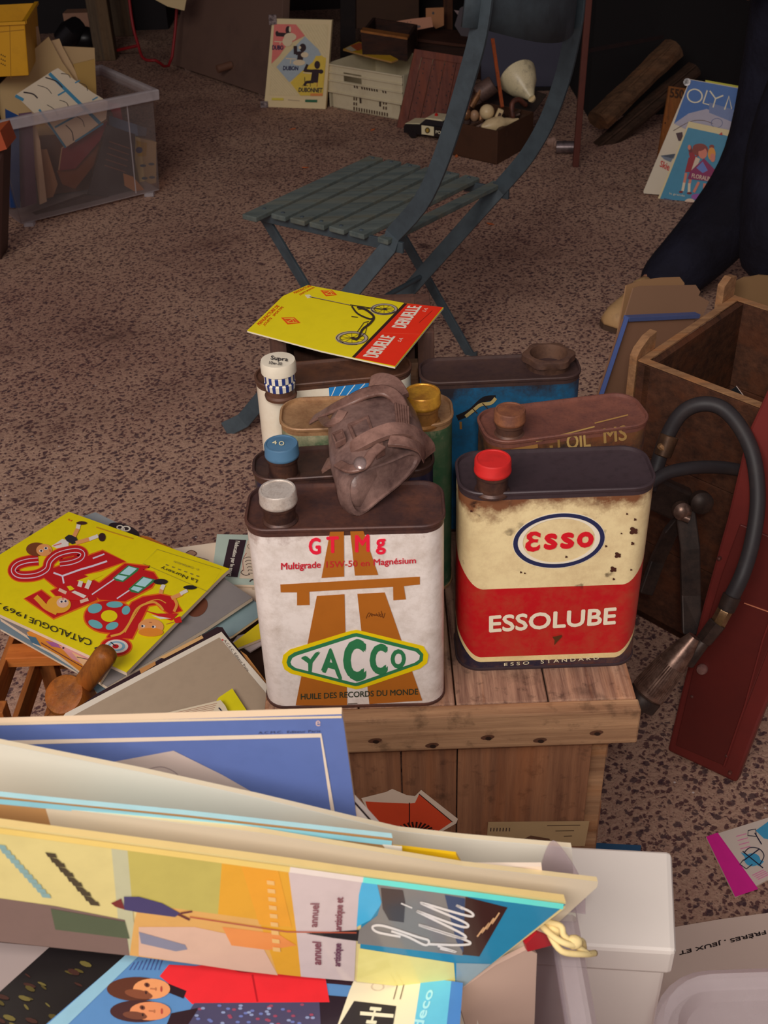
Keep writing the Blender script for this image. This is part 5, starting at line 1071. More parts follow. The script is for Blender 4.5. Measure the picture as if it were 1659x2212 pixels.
p.ell(WC, 1088, 748, (62, 10), (-8, 56), 28, inner=(.82, .82)).line(WC, 11, (1185, 705), (1152, 805), (1200, 818)).line(WC, 11, (1205, 708), (1250, 770), (1230, 838)).line(WC, 11, (1310, 745), (1250, 770)).line(WC, 11, (1320, 855), (1355, 750), (1375, 850), (1420, 790), (1400, 880))
p.build('printed_picture', op)
MB().lathe(opl.hit(1200+1028/3.614, 640/3.614, .002), opl.n, [(.010, 0), (.011, .002), (.006, .002), (.006, 0)], 20).build('eyelet', rusty((180, 176, 176), (60, 60, 60), .3, .6), op)
fpl = Plane(opl.p+opl.n*.02, opl.n+Vector((0, 0, .02)))
fo = flatthing('poster', 'turquoise poster of two children in red leaning in front of the winter one', 'poster', fpl, [(1040, 948), (1560, 1060), (1330, 1720), (790, 1572)], .004, paper((196, 182, 140)), Z)
p = Print(fpl, Z, .0008, .0006)
p.poly((58, 122, 150), (1035, 995), (1545, 1105), (1330, 1712), (808, 1570)).up()
RDD = (136, 26, 38); SK = (190, 112, 92); HR = (120, 50, 40); SH = (100, 30, 36)
p.curve(SH, 30, (1045, 1140), (1060, 1200)).curve(RDD, 42, (1060, 1190), (1070, 1250), (1040, 1340)).poly(RDD, (1040, 1230), (1110, 1215), (1075, 1340), (1010, 1345)).poly((190, 170, 150), (1095, 1225), (1130, 1240), (1090, 1340), (1060, 1330))
p.ell(SK, 1045, 1150, 12, 20).line(SK, 20, (1020, 1350), (1005, 1430)).line(SK, 20, (1060, 1370), (1045, 1440)).line((200, 186, 160), 20, (1005, 1425), (992, 1490)).line((200, 186, 160), 20, (1045, 1430), (1042, 1500)).ell(SH, 980, 1498, 16, 10).ell(SH, 1045, 1508, 20, 10)
p.up().ell(HR, 1130, 1170, 62, 50).ell(HR, 1220, 1145, 20, 16).up().ell(SK, 1150, 1195, 34, 44).up().ell(HR, 1120, 1150, 48, 28)
p.up().poly((120, 26, 76), (1050, 1340), (1160, 1235), (1260, 1340), (1240, 1420), (1030, 1395)).poly((90, 110, 170), (1100, 1310), (1150, 1260), (1190, 1330), (1150, 1350)).ell((196, 130, 50), 1220, 1200, 30, 50).ell(SK, 1228, 1230, 20, 34).line(SK, 20, (1120, 1420), (1080, 1500)).line(SK, 20, (1165, 1430), (1160, 1500)).ell((130, 70, 140), 1110, 1535, 50, 24).ell((190, 170, 150), 1050, 1575, 40, 26)
p.up().text((190, 168, 150), 'FLORALINE', (1062, 1385), (1235, 1420), (1240, 1385), (1068, 1352), .02).text((190, 190, 170), 'la grande', (888, 1520), (1010, 1540), (1012, 1520), (892, 1500)).text((70, 50, 90), 'marque de', (845, 1562), (1000, 1600), (1006, 1572), (852, 1540), .02).poly((160, 40, 40), (1275, 1050), (1300, 1030), (1305, 1056))
p.build('printed_picture', fo)
# ---- fallen leaves and litter
for k, (u, v) in enumerate(((632, 279), (805, 281), (986, 338), (1136, 350), (1060, 484), (660, 362), (745, 208))):
    c = A(u, v, .002); t = math.radians(40*k); a_ = Vector((math.cos(t), math.sin(t), .1)); b_ = Vector((-math.sin(t), math.cos(t), .1)); s_ = .012
    o = MB().loft([[c-a_*s_, c-b_*s_*.5+up*.001, c+a_*s_, c+b_*s_*.5], [c-a_*s_+up*.001, c-b_*s_*.5+up*.002, c+a_*s_+up*.003, c+b_*s_*.5+up*.002]]).build('dead_leaf', ink((176, 92, 50) if k != 6 else (150, 130, 110)))
    setp(o, ('orange leaf scrap on the ground below the pastel poster', 'orange leaf scrap on the ground below the white crate', 'orange leaf scrap at the front foot of the brown metal box', 'orange leaf scrap on the ground right of the chair back', 'orange leaf scrap under the chair seat at its right', 'pale scrap on the ground near the front slats of the chair', 'greyish scrap on the ground between poster and white crate')[k], 'leaf', 'leaf scraps on the ground')
# ================================================================== LEFT: pile of catalogues on a slatted wooden crate
ZP = .262
wo = wood((172, 104, 48), (128, 72, 34), 'x', 1, .6, .3); woz = wood((150, 90, 42), (112, 62, 32), 'z', 1, .6, .3)
scx = thing('slatted_crate', 'small orange wooden slatted crate under the pile of catalogues', 'crate', (-.34, .98, 0))
Sx0, Sy0 = -.52, .80; Sx1, Sy1 = -.145, 1.24; hz_ = ZP - .012
a = A(22, 1395, hz_-.002)
Sx0 = a.x
for x in (Sx0+.012, Sx1-.012):
    for y in (Sy0+.012, 1.03, Sy1-.012): MB().box((x, y, hz_/2), (.022, .022, hz_)).build('post', woz, scx, bevel=.001)
for z in (hz_-.02, .14, .04):
    for y in (Sy0, Sy1): MB().box(((Sx0+Sx1)/2, y, z), (Sx1-Sx0, .008, .038)).build('slat', wo, scx, bevel=.001)
    for x in (Sx0-.002, Sx1+.002): MB().box((x, (Sy0+Sy1)/2, z), (.008, Sy1-Sy0, .038)).build('slat', wood((160, 96, 46), (120, 68, 34), 'y', 1, .6, .3), scx, bevel=.001)
MB().box(((Sx0+Sx1)/2, (Sy0+Sy1)/2, .012), (Sx1-Sx0, Sy1-Sy0, .01)).build('bottom_board', paint((52, 34, 26), .8), scx)
pc_ = A(60, 1405, hz_); MB().box((Sx0+.06, pc_.y, hz_-.008), (.12, .03, .016)).build('cross_piece', wo, scx, bevel=.001)
pc_ = A(60, 1405, hz_); MB().box((Sx0+.09, pc_.y+.14, hz_-.008), (.16, .03, .016)).build('cross_piece', wo, scx, bevel=.001)
MB().box(((Sx0+Sx1)/2+.05, 1.02, hz_-.008), (Sx1-Sx0-.12, .4, .012)).build('lid_board', paint((60, 40, 30), .8), scx)
# inner divider slats
for y in (.93, ): MB().box((Sx0+.10, y, .12), (.15, .006, .22)).build('divider', paint((64, 44, 34), .8), scx)
# mallet
ml = thing('wooden_mallet', 'turned brown wooden mallet standing in the slatted crate', 'mallet', A(150, 1500, .2))
mm = wood((140, 82, 30), (96, 54, 24), 'z', 1, .35, .3)
q0 = A(233, 1408, .335); q1 = A(170, 1492, .275); MB().lathe(q1, q0-q1, [(.011, -.02), (.013, 0), (.0145, (q0-q1).length-.008), (.013, (q0-q1).length-.001), (.008, (q0-q1).length+.003), (.001, (q0-q1).length+.004)], 28).build('handle', mm, ml, smooth=True)
hc = A(139, 1500, .285); ad = Vector((-.15, -.45, .75)).normalized(); MB().lathe(hc-ad*.06, ad, [(.024, 0), (.027, .004), (.027, .055), (.0245, .062), (.021, .063), (.001, .062)], 32).build('head', mm, ml, smooth=True)
MB().tube([hc-ad*.05, A(95, 1580, .16)], [.018, .014], 12).build('shaft', mm, ml, smooth=True)
ZC4 = (0, 1080, 2.592)
def mag(name, label, cat, z, px, t, mat, edge=None, zoom=ZC4, tilt=None):
    return flatthing(name, label, cat, hz(z) if tilt is None else tilt, px, t, mat, zoom, edge=edge)
pg = paper((200, 182, 160))
# pages at right back
m1 = mag('leaflet', 'cream page with a pencil sketch lying at the back of the pile', 'leaflet', .266, [(965, 272), (1230, 235), (1470, 300), (1490, 560), (1200, 600), (1000, 420)], .003, paper((206, 188, 166)), pg)
p = Print(hz(.266), ZC4); p.ell((150, 116, 96), 1072, 302, 32, 18).up().curve((84, 60, 50), 4, (1040, 300), (1070, 284), (1100, 300), (1080, 320)).curve((84, 60, 50), 3, (1080, 320), (1120, 325), (1170, 340)).line((120, 104, 90), 3, (1410, 490), (1435, 490)).line((120, 104, 90), 3, (1410, 500), (1435, 502)); p.build('sketch', m1)
m2 = mag('booklet', 'pale aqua booklet with a black title strip beside the white can', 'booklet', .272, [(1215, 192), (1400, 195), (1600, 200), (1600, 480), (1440, 476), (1290, 472), (1195, 360)], .004, paper((158, 172, 160)), pg)
p = Print(hz(.272), ZC4); p.poly((50, 34, 40), (1283, 222), (1378, 226), (1330, 435), (1238, 425)).poly((196, 178, 156), (1385, 228), (1600, 240), (1600, 450), (1340, 440)).up().text((196, 190, 176), "l'éducation par le sport", (1312, 230), (1268, 428), (1300, 430), (1345, 232), .02)
K = (60, 46, 44); p.ell(K, 1400, 262, 14, 14, inner=(.85, .85))
for k in range(6): p.curve(K, 3, (1365+6*k, 330+18*k), (1395, 322+18*k), (1430, 335+16*k))
p.curve(K, 4, (1360, 395), (1350, 410), (1375, 425), (1400, 418)).curve(K, 6, (1398, 460), (1408, 450), (1425, 448)).curve((150, 80, 70), 3, (1380, 300), (1360, 340), (1365, 400)).build('printed_picture', m2)
mag('booklet', 'orange-edged booklet peeping out right of the yellow catalogue', 'booklet', .2765, [(770, 195), (830, 205), (985, 280), (1000, 330), (760, 260)], .004, ink((178, 104, 40)), pg)
mag('magazine', 'yellow magazine corner under the blue-grey ones beside the white can', 'magazine', .268, [(1200, 880), (1320, 790), (1462, 680), (1500, 700), (1500, 760), (1345, 822)], .004, ink((196, 176, 26)), pg)
mag('leaflet', 'white leaflet corner lowest beside the white can', 'leaflet', .2625, [(1300, 800), (1350, 815), (1400, 850), (1500, 790), (1500, 720), (1330, 760)], .002, paper((170, 158, 156)))
mag('magazine', 'light blue-grey magazine right of the centre of the pile', 'magazine', .275, [(1100, 620), (1395, 540), (1455, 590), (1455, 650), (1300, 760), (1130, 820)], .004, ink((112, 132, 136)), pg)
gm1 = mag('magazine', 'large grey magazine just below the yellow catalogue', 'magazine', .287, [(1250, 435), (1412, 545), (1150, 720), (600, 1045), (440, 945), (0, 660), (-60, 520), (-40, 320), (150, 235), (900, 300)], .006, ink((118, 112, 110)), pg)
p = Print(hz(.287), ZC4); p.ell((96, 56, 40), 1105, 600, (50, -40), (30, 40), 24).build('printed_picture', gm1)
gm2 = mag('magazine', 'grey-blue magazine with a round black badge at the top of the pile', 'magazine', .281, [(460, 92), (535, 68), (640, 120), (775, 185), (800, 260), (400, 330), (300, 200)], .005, ink((124, 128, 130)), pg)
p = Print(hz(.281), ZC4); p.ell((40, 30, 34), 695, 172, (86, 30), (-12, 32), 28).up().ell((196, 186, 170), 672, 156, 20, 13, inner=(.62, .6)).ell((196, 186, 170), 706, 163, 26, 16, inner=(.62, .6)).ell((196, 186, 170), 688, 166, 12, 10, inner=(.5, .5)); p.build('badge', gm2)
mc2 = mag('comic_book', 'colourful comic with orange edge below the yellow catalogue at the front', 'comic', .2935, [(150, 740), (440, 650), (700, 800), (560, 1020), (470, 975), (330, 870), (180, 790)], .005, ink((176, 110, 34)), pg)
p = Print(hz(.2935), ZC4, .0002, .00008); p.poly((176, 120, 120), (330, 815), (440, 840), (560, 900), (540, 960), (400, 890)).poly((130, 70, 120), (255, 790), (320, 800), (340, 830), (290, 820)).poly((60, 90, 110), (150, 760), (200, 770), (230, 820), (180, 800)).poly((190, 150, 110), (400, 850), (500, 900), (470, 935)).up().ell((40, 30, 34), 355, 830, 6, 6).line((60, 40, 50), 4, (430, 880), (520, 900)).line((90, 40, 40), 5, (230, 800), (460, 935)); p.build('printed_picture', mc2)
mag('magazine', 'pale blue magazine spread bottommost at the front of the pile', 'magazine', .2675, [(-20, 640), (300, 800), (560, 960), (720, 860), (760, 950), (620, 1045), (560, 1095), (430, 960), (200, 830), (0, 720)], .004, ink((104, 120, 130)), pg)
# the yellow catalogue
ct = mag('catalogue', 'bright yellow toy catalogue lying upside down on top of the pile', 'catalogue', .300, [(385, 66), (1285, 385), (1245, 420), (708, 965), (0, 640), (-160, 560), (-130, 420), (0, 305)], .006, ink((206, 188, 14), .28), pg)
p = Print(hz(.300), ZC4, .0004, .00018); OE = (206, 96, 24); RR = (166, 22, 26); YC = (206, 188, 14); CY = (92, 152, 158); WW = (214, 204, 196); SKN = (206, 140, 84)
Tp = [(215, 412), (330, 372), (575, 286), (702, 346), (560, 395), (470, 420), (560, 470), (500, 540), (420, 500), (330, 500), (300, 478)]
Ep = [(138, 552), (232, 508), (292, 556), (322, 546), (285, 512), (355, 480), (420, 500), (530, 520), (545, 560), (300, 664)]
Up = [(478, 528), (700, 358), (838, 375), (800, 392), (860, 408), (882, 440), (850, 490), (700, 570), (560, 560), (520, 530)]
Jp = [(598, 772), (740, 575), (800, 545), (900, 530), (965, 545), (1018, 622), (950, 640), (905, 610), (880, 585), (830, 595), (740, 778)]
Sp = [(215, 338), (150, 345), (95, 365), (75, 400), (110, 428), (200, 424), (262, 392), (280, 345), (330, 305), (420, 285), (462, 300), (452, 330), (400, 352), (335, 362)]
p.curve(OE, 66, *Sp)
for q in (Tp, Ep, Up, Jp): p.line(OE, 16, *q, closed=True)
p.ell(OE, 612, 655, 146, 98, 36).ell(OE, 650, 822, 92, 58, 32)
p.up()
p.curve(RR, 56, *Sp)
for q in (Tp, Ep, Up, Jp): p.poly(RR, *q)
p.ell(RR, 612, 655, 138, 90, 36).ell(RR, 650, 822, 84, 50, 32)
p.up(); p.curve((196, 186, 200), 26, *Sp).ell(WW, 652, 822, 66, 38, 28)
for cx, cy, a_, b_ in ((532, 610, (38, -14), (12, 24)), (642, 588, 46, 18), (535, 698, (38, 18), (-12, 18)), (628, 708, (34, -14), (10, 18)), (706, 620, (22, -12), (8, 22))): p.ell(CY, cx, cy, a_, b_, 20)
p.ell(YC, 612, 652, 46, 33, 24).poly(YC, (374, 486), (396, 482), (418, 500), (392, 512)).poly(YC, (430, 455), (540, 415), (575, 425), (480, 470))
p.poly((50, 110, 66), (632, 440), (718, 368), (780, 385), (770, 402), (690, 462), (650, 455)).poly((50, 110, 66), (720, 500), (800, 430), (868, 448), (862, 462), (775, 525), (735, 518))
p.line((196, 186, 200), 7, (640, 446), (515, 532)).line((196, 186, 200), 7, (725, 508), (655, 555)).line((196, 186, 200), 10, (300, 410), (350, 428), (450, 392), (520, 372), (600, 345)).line((196, 186, 200), 9, (350, 428), (358, 470)).line((196, 186, 200), 8, (520, 330), (585, 305)).curve((210, 150, 60), 12, (620, 765), (680, 748), (720, 700), (770, 610), (850, 575), (890, 590), (915, 620))
p.curve((210, 150, 60), 5, (700, 745), (750, 660), (800, 590), (880, 560), (930, 580))
p.up(); p.curve(RR, 17, *Sp).ell((110, 150, 170), 652, 822, 50, 28, 28)
p.poly((150, 190, 196), (672, 415), (722, 374), (768, 388), (725, 425)).poly((150, 190, 196), (642, 440), (662, 422), (715, 432), (688, 455)).poly((150, 190, 196), (758, 478), (805, 436), (855, 450), (812, 490)).poly((150, 190, 196), (732, 502), (750, 485), (800, 496), (775, 518))
p.up(); p.ell(WW, 652, 822, 34, 19, 24).up(); p.ell(RR, 648, 824, 18, 12, 20).line((40, 40, 44), 6, (620, 800), (648, 822)).line((30, 40, 50), 8, (530, 835), (555, 828))
# figures: boy running, girl, third doll
HRB = (104, 56, 30)
p.poly(WW, (290, 262), (350, 222), (385, 232), (385, 262), (320, 275)).poly((40, 36, 42), (362, 215), (385, 198), (425, 205), (440, 240), (405, 252), (375, 235)).line(SKN, 22, (415, 208), (438, 160)).line(SKN, 22, (425, 245), (505, 222)).line(WW, 22, (436, 165), (442, 140)).line(WW, 20, (500, 224), (550, 205)).ell((60, 34, 30), 458, 133, 30, 10).ell((50, 30, 30), 572, 212, 20, 24).ell(HRB, 205, 280, 58, 38)
p.ell((206, 150, 40), 330, 590, 68, 48).curve((206, 150, 40), 30, (200, 545), (225, 570), (260, 605), (320, 635)).poly((176, 30, 30), (340, 520), (400, 510), (500, 545), (470, 570), (350, 560)).poly(WW, (400, 520), (420, 512), (485, 540), (470, 555)).line(WW, 24, (445, 490), (455, 458)).line(WW, 24, (485, 500), (505, 455)).line((206, 170, 150), 18, (330, 505), (372, 525)).line((206, 170, 150), 18, (450, 575), (495, 560))
p.ell(SKN, 845, 715, 72, 46).poly((176, 30, 30), (800, 620), (880, 640), (1000, 640), (960, 680), (900, 660)).poly(WW, (850, 650), (960, 668), (900, 672)).line(SKN, 22, (900, 530), (910, 490)).line(WW, 22, (905, 505), (918, 478)).ell((40, 28, 30), 900, 462, 40, 16).line(SKN, 22, (960, 555), (1020, 530)).line(WW, 20, (1010, 530), (1050, 510)).ell((30, 28, 30), 1065, 494, 38, 12).curve((206, 140, 60), 16, (975, 555), (990, 590), (975, 630)).line((160, 90, 50), 3, (930, 700), (1000, 680)).poly((176, 30, 30), (970, 670), (1010, 655), (1020, 690), (985, 695))
p.up(); p.ell(SKN, 248, 285, 44, 34).ell((220, 176, 150), 352, 580, 34, 28).ell((196, 120, 40), 845, 745, 70, 24).line((190, 90, 80), 6, (300, 262), (345, 248))
p.up()
for q in ((232, 290), (258, 276), (344, 574), (366, 572), (802, 712), (862, 716)): p.ell(WW, q[0], q[1], 12, 8)
p.up()
for q in ((232, 290), (258, 276), (346, 575), (368, 573), (798, 712), (858, 716)): p.ell((40, 40, 60), q[0], q[1], 6, 6)
p.line((120, 60, 40), 3, (835, 690), (850, 692)).line((170, 60, 50), 4, (280, 282), (282, 296)).line((170, 60, 50), 4, (350, 560), (358, 560))
INK = (44, 40, 26)
p.text(INK, 'CATALOGUE', (518, 790), (168, 660), (160, 690), (508, 826), .01).text(INK, '1969', (150, 648), (22, 592), (16, 620), (142, 672), .01).line(INK, 6, (0, 585), (8, 588))
p.line((120, 110, 40), 2, (880, 282), (1240, 395), (1165, 520), (800, 362), closed=True)
p.text(INK, 'La Nursery', (1112, 448), (905, 372), (898, 392), (1100, 470), .01).text((110, 100, 50), '- - - - - -', (1115, 432), (930, 365), (928, 370), (1112, 437)).text((110, 100, 50), '61 - CHATEAUDUN', (1115, 392), (975, 345), (973, 355), (1112, 403)).line((170, 120, 30), 5, (540, 158), (640, 190), (745, 222)).text((190, 90, 30), 'n', (405, 118), (385, 110), (380, 118), (398, 126), .02)
p.build('printed_picture', ct)
# black photo magazine and beige folder
bkm = mag('magazine', 'dark photo magazine sticking out around the beige folder', 'magazine', .3135, [(1215, 710), (1245, 712), (1290, 780), (1640, 1210), (1640, 1300), (300, 1300), (440, 1160), (540, 1085), (870, 905)], .006, ink((44, 28, 32)), pg)
p = Print(hz(.3135), ZC4); p.poly((186, 130, 72), (1345, 845), (1380, 870), (1500, 1030), (1480, 1050), (1420, 960)).poly((170, 120, 70), (780, 950), (870, 905), (872, 925), (790, 975)).poly((190, 150, 100), (890, 885), (1130, 760), (1140, 775), (920, 890)); p.build('printed_picture', bkm)
fd = mag('folder', 'large beige cardboard folder with white border in front of the catalogue', 'folder', .321, [(1240, 738), (1640, 1205), (1640, 1400), (100, 1400), (340, 1232), (365, 1195)], .005, paper((206, 196, 180)), None)
p = Print(hz(.321), ZC4); p.poly((150, 132, 112), (1228, 772), (1590, 1205), (1640, 1380), (150, 1390), (400, 1215)).up().text((96, 80, 70), 'A.C.E.C. Editeur Paris', (1250, 790), (1385, 965), (1395, 955), (1262, 782)).ell((190, 50, 50), 1246, 786, 5, 4); p.build('printed_border', fd)
yl2 = mag('magazine', 'yellow magazine lying on the beige folder', 'magazine', .327, [(1225, 1105), (1300, 1055), (1395, 1200), (1395, 1290), (1100, 1290)], .004, ink((206, 194, 20)), pg)
wl2 = mag('paper_sheets', 'white lined paper sheets on the yellow magazine over the folder', 'paper', .333, [(790, 1225), (1235, 1120), (1260, 1150), (1290, 1210), (1280, 1290), (700, 1290)], .003, paper((204, 190, 164)), None)
p = Print(hz(.333), ZC4)
for k in range(5): p.line((150, 100, 80), 2, (860+14*k, 1222+2*k), (1215-6*k, 1140+12*k))
p.line((40, 40, 60), 7, (1225, 1165), (1258, 1204)).build('printed_lines', wl2)
# ================================================================== FOREGROUND: boards in a clear storage box
BXL = plastic_clear((224, 218, 222), .10, .22); BXR = plastic_clear((238, 230, 232), .24, .18)
xr = A(1215, 2212, .62).x; xl = -.36; yb1, yf1 = .492, .16; zb, zt2 = .34, .60
ctn = thing('cardboard_carton', 'brown cardboard carton under the foreground storage box', 'carton', (-.13, .40, 0)); cbx = paint((128, 96, 66), .8, .2)
MB().box(((xl+xr)/2, .326, .168), (xr-xl-.03, .31, .336)).build('body', cbx, ctn, bevel=.003); MB().box(((xl+xr)/2, .326, .3365), (xr-xl-.10, .05, .002)).build('tape', paint((160, 130, 90), .4), ctn)
fbx = thing('storage_box', 'clear plastic storage box holding boards in the foreground', 'storage box', ((xl+xr)/2, .326, zb))
for q, off in (([(xr, yf1, zb), (xr, yb1, zb), (xr+.008, yb1, zt2), (xr+.008, yf1, zt2)], Vector((-.003, 0, 0))), ([(xl, yf1, zb), (xl, yb1, zb), (xl, yb1, zt2), (xl, yf1, zt2)], Vector((.003, 0, 0))),
               ([(xl, yb1, zb), (xr, yb1, zb), (xr, yb1, zt2), (xl, yb1, zt2)], Vector((0, -.003, 0))), ([(xl, yf1, zb), (xr, yf1, zb), (xr, yf1, zt2), (xl, yf1, zt2)], Vector((0, .003, 0)))):
    MB().prism([Vector(v_) for v_ in q], off).build('wall', BXL, fbx)
MB().box(((xl+xr)/2, .326, zb+.003), (xr-xl, .33, .004)).build('base', BXR, fbx)
def rr3(o, z): return [Vector(((xl+xr)/2+.004+x, .326+y, z)) for x, y in rrect(xr-xl+.008, yb1-yf1, .03, o)]
MB().loft([rr3(0, zt2-.025), rr3(.014, zt2-.025), rr3(.016, zt2), rr3(.012, zt2+.004), rr3(0, zt2+.004), rr3(-.003, zt2-.004)], False, False).build('rim', BXR, fbx, smooth=True)
# twine on the rim
tw = thing('twine', 'knotted cream twine on the rim of the foreground box', 'twine', A(1210, 2030, .64)); r_ = paint((190, 170, 120), .9, .4)
TWP = [A(u, v, z) for u, v, z in ((1150, 1985, .64), (1178, 1998, .645), (1200, 2022, .648), (1222, 2045, .645), (1250, 2050, .64), (1272, 2062, .63))]
for k in range(3):
    sh = [q + Vector((.004*math.cos(i*1.3+k*2.1), .004*math.sin(i*1.3+k*2.1), .003*k)) for i, q in enumerate(TWP)]; MB().tube(smooth_path([tuple(q) for q in sh], 5), .0020, 8).build('strand', r_, tw, smooth='all')
for q in ((1196, 2010), (1240, 2035)): MB().ball(A(*q, .647), (.0055, .0045, .004), 10, 6).build('knot', r_, tw, smooth='all')
def vboard(name, label, cat, tl, tr, ztl, ztr, px, t, mat, edge=None, lean=(0, 0, 1), group=None, part='face'):
    a, b = A(*tl, ztl), A(*tr, ztr); pl = Plane.three(a, b, a + Vector(lean))
    return flatthing(name, label, cat, pl, px, t, mat, edge=edge, group=group, part=part), pl
# back black-edged white board
w0, pl = vboard('board', 'white board with a black edge just behind the blue board', 'board', (560, 1640), (800, 1640), .73, .73, [(700, 1640), (752, 1718), (818, 1790), (780, 1850), (600, 1850)], .006, paper((196, 184, 176)), None)
p = Print(pl); p.line((36, 26, 30), 4, (752, 1716), (820, 1792)); p.build('black_edge', w0)
# blue board
bb2, pl = vboard('album', 'blue board with a thin cream frame line standing at the back of the foreground box', 'album', (0, 1568), (740, 1546), .770, .770, [(-320, 1575), (0, 1566), (738, 1544), (742, 1560), (771, 1772), (771, 1960), (-320, 1960)], .006, ink((80, 96, 146)), paper((196, 172, 144)))
p = Print(pl); p.line((196, 178, 160), 9, (-300, 1607), (0, 1603), (693, 1587), (725, 1790)).poly((166, 150, 142), (205, 1650), (240, 1645), (375, 1620), (480, 1672), (590, 1735), (560, 1760), (200, 1700)).line((196, 176, 150), 5, (-300, 1569), (738, 1547)).text((40, 40, 60), 'A.C.M.C.  Editeur Paris', (558, 1584), (692, 1580), (692, 1575), (558, 1579)).curve((120, 104, 104), 2, (320, 1660), (350, 1655), (380, 1668), (395, 1690))
p.text((190, 160, 150), 'e', (682, 1567), (692, 1567), (692, 1555), (682, 1555)); p.build('printed_frame', bb2)
# cream board 2
c2_, pl = vboard('board', 'pale cream board leaning in front of the blue board', 'board', (0, 1612), (1235, 1832), .785, .672, [(-340, 1545), (0, 1608), (300, 1668), (560, 1725), (740, 1768), (860, 1796), (1000, 1812), (1235, 1832), (1245, 1990), (-300, 1960)], .004, paper((184, 180, 168)), paper((190, 176, 150)))
# light-blue edged thin book
lb_, pl = vboard('booklet', 'thin booklet with a pale blue laminated edge between the cream boards', 'booklet', (120, 1735), (850, 1812), .786, .722, [(-100, 1712), (120, 1735), (400, 1762), (848, 1812), (850, 1836), (830, 1960), (-100, 1960)], .004, paper((150, 112, 72)), ink((150, 186, 190)))
p = Print(pl); p.line((120, 172, 186), 11, (-100, 1720), (120, 1741), (400, 1769), (846, 1820)).poly((196, 190, 180), (825, 1822), (868, 1826), (868, 1842), (840, 1842)); p.build('laminated_edge', lb_)
# white/yellow loose papers
yo, pl = vboard('leaflet', 'yellow strip leaflet between the boards near the clear flap', 'leaflet', (700, 1822), (1000, 1850), .712, .70, [(700, 1822), (870, 1832), (985, 1846), (998, 1868), (1000, 1960), (700, 1960)], .002, ink((206, 164, 20)))
yo2, pl = vboard('leaflet', 'white leaflet beside the yellow strip leaflet', 'leaflet', (700, 1845), (1200, 1872), .705, .69, [(600, 1822), (760, 1836), (880, 1852), (1010, 1872), (1170, 1872), (1182, 1990), (600, 1990)], .003, paper((196, 178, 160)))
# cream board 3
c3_, pl3 = vboard('board', 'thick cream mounting board directly behind the glossy album', 'board', (0, 1735), (1290, 1908), .790, .675, [(-260, 1690), (0, 1730), (560, 1800), (1000, 1872), (1292, 1906), (1290, 1916), (1160, 2035), (1130, 2055), (1010, 2105), (560, 2070), (280, 2035), (0, 2005), (-260, 1975)], .004, paper((178, 166, 146)), paper((190, 170, 130)))
# glossy album
al, pla = vboard('album', 'glossy multicoloured album with a bright laminated top edge', 'album', (0, 1785), (1222, 1950), .795, .680, [(-200, 1758), (0, 1785), (620, 1868), (785, 1892), (1222, 1948), (1220, 1962), (985, 2142), (770, 2118), (560, 2100), (280, 2062), (0, 2032), (-200, 2010)], .005, paint((188, 172, 120), .12, .05), ink((206, 180, 120)))
gl = lambda c, r=.14: ink(tuple(c), r)
p = Print(pla, lift=.0005, step=.0002)
p.poly(gl((184, 170, 112)), (-200, 1768), (0, 1792), (260, 1825), (255, 2055), (0, 2030), (-200, 2008)).poly(gl((160, 148, 74)), (255, 1825), (400, 1843), (560, 1865), (560, 1990), (400, 1975), (262, 1950)).poly(gl((190, 136, 30)), (480, 1853), (622, 1872), (640, 2010), (650, 2108), (560, 2098), (470, 1985)).poly(gl((160, 158, 128)), (240, 1823), (275, 1828), (295, 2060), (262, 2058)).poly(gl((186, 140, 76)), (300, 1950), (560, 1985), (600, 2105), (560, 2100), (280, 2062), (290, 1990))
p.poly(gl((176, 160, 160)), (622, 1872), (784, 1893), (770, 2010), (765, 2118), (650, 2108), (640, 2010)).poly(gl((30, 112, 146)), (784, 1893), (1222, 1952), (985, 2142), (775, 2118)).up()
p.poly(gl((98, 76, 72)), (-200, 1915), (0, 1938), (120, 1955), (270, 1985), (280, 2062), (0, 2032), (-200, 2010)).poly(gl((184, 150, 132)), (300, 2000), (420, 2000), (560, 2030), (600, 2104), (520, 2095), (300, 2062)).poly(gl((198, 120, 60)), (480, 2000), (600, 2015), (640, 2040), (580, 2050), (500, 2040)).poly(gl((206, 140, 30)), (520, 1865), (600, 1875), (630, 2000), (560, 1995))  # lower strip: the glossy face's reflection of the lying magazines, painted as ink
p.poly(gl((206, 196, 122)), (775, 2046), (980, 2078), (985, 2142), (770, 2118)).poly(gl((30, 24, 28)), (660, 2014), (780, 2006), (782, 2032), (720, 2024)).poly(gl((60, 150, 190)), (784, 1893), (812, 1898), (824, 1950), (800, 1985), (770, 2000), (775, 1930)).poly(gl((110, 106, 104)), (814, 1905), (1010, 1932), (1000, 2062), (772, 2036), (776, 2005), (815, 1975), (824, 1945)).poly(gl((50, 26, 24)), (1005, 1935), (1096, 1958), (1035, 2064), (998, 2060)).poly(gl((120, 140, 150)), (985, 2078), (1060, 2080), (985, 2142))
p.up().poly(gl((60, 46, 46)), (822, 1915), (870, 1920), (875, 1945), (872, 1990), (840, 1985), (826, 1960)).poly(gl((40, 56, 90)), (960, 1930), (1004, 1938), (1000, 2055), (985, 2030)).poly(gl((60, 70, 50)), (110, 1960), (270, 1988), (280, 2025), (120, 2005)).poly(gl((110, 110, 130)), (300, 2010), (400, 2038), (405, 2048), (380, 2052), (305, 2035))
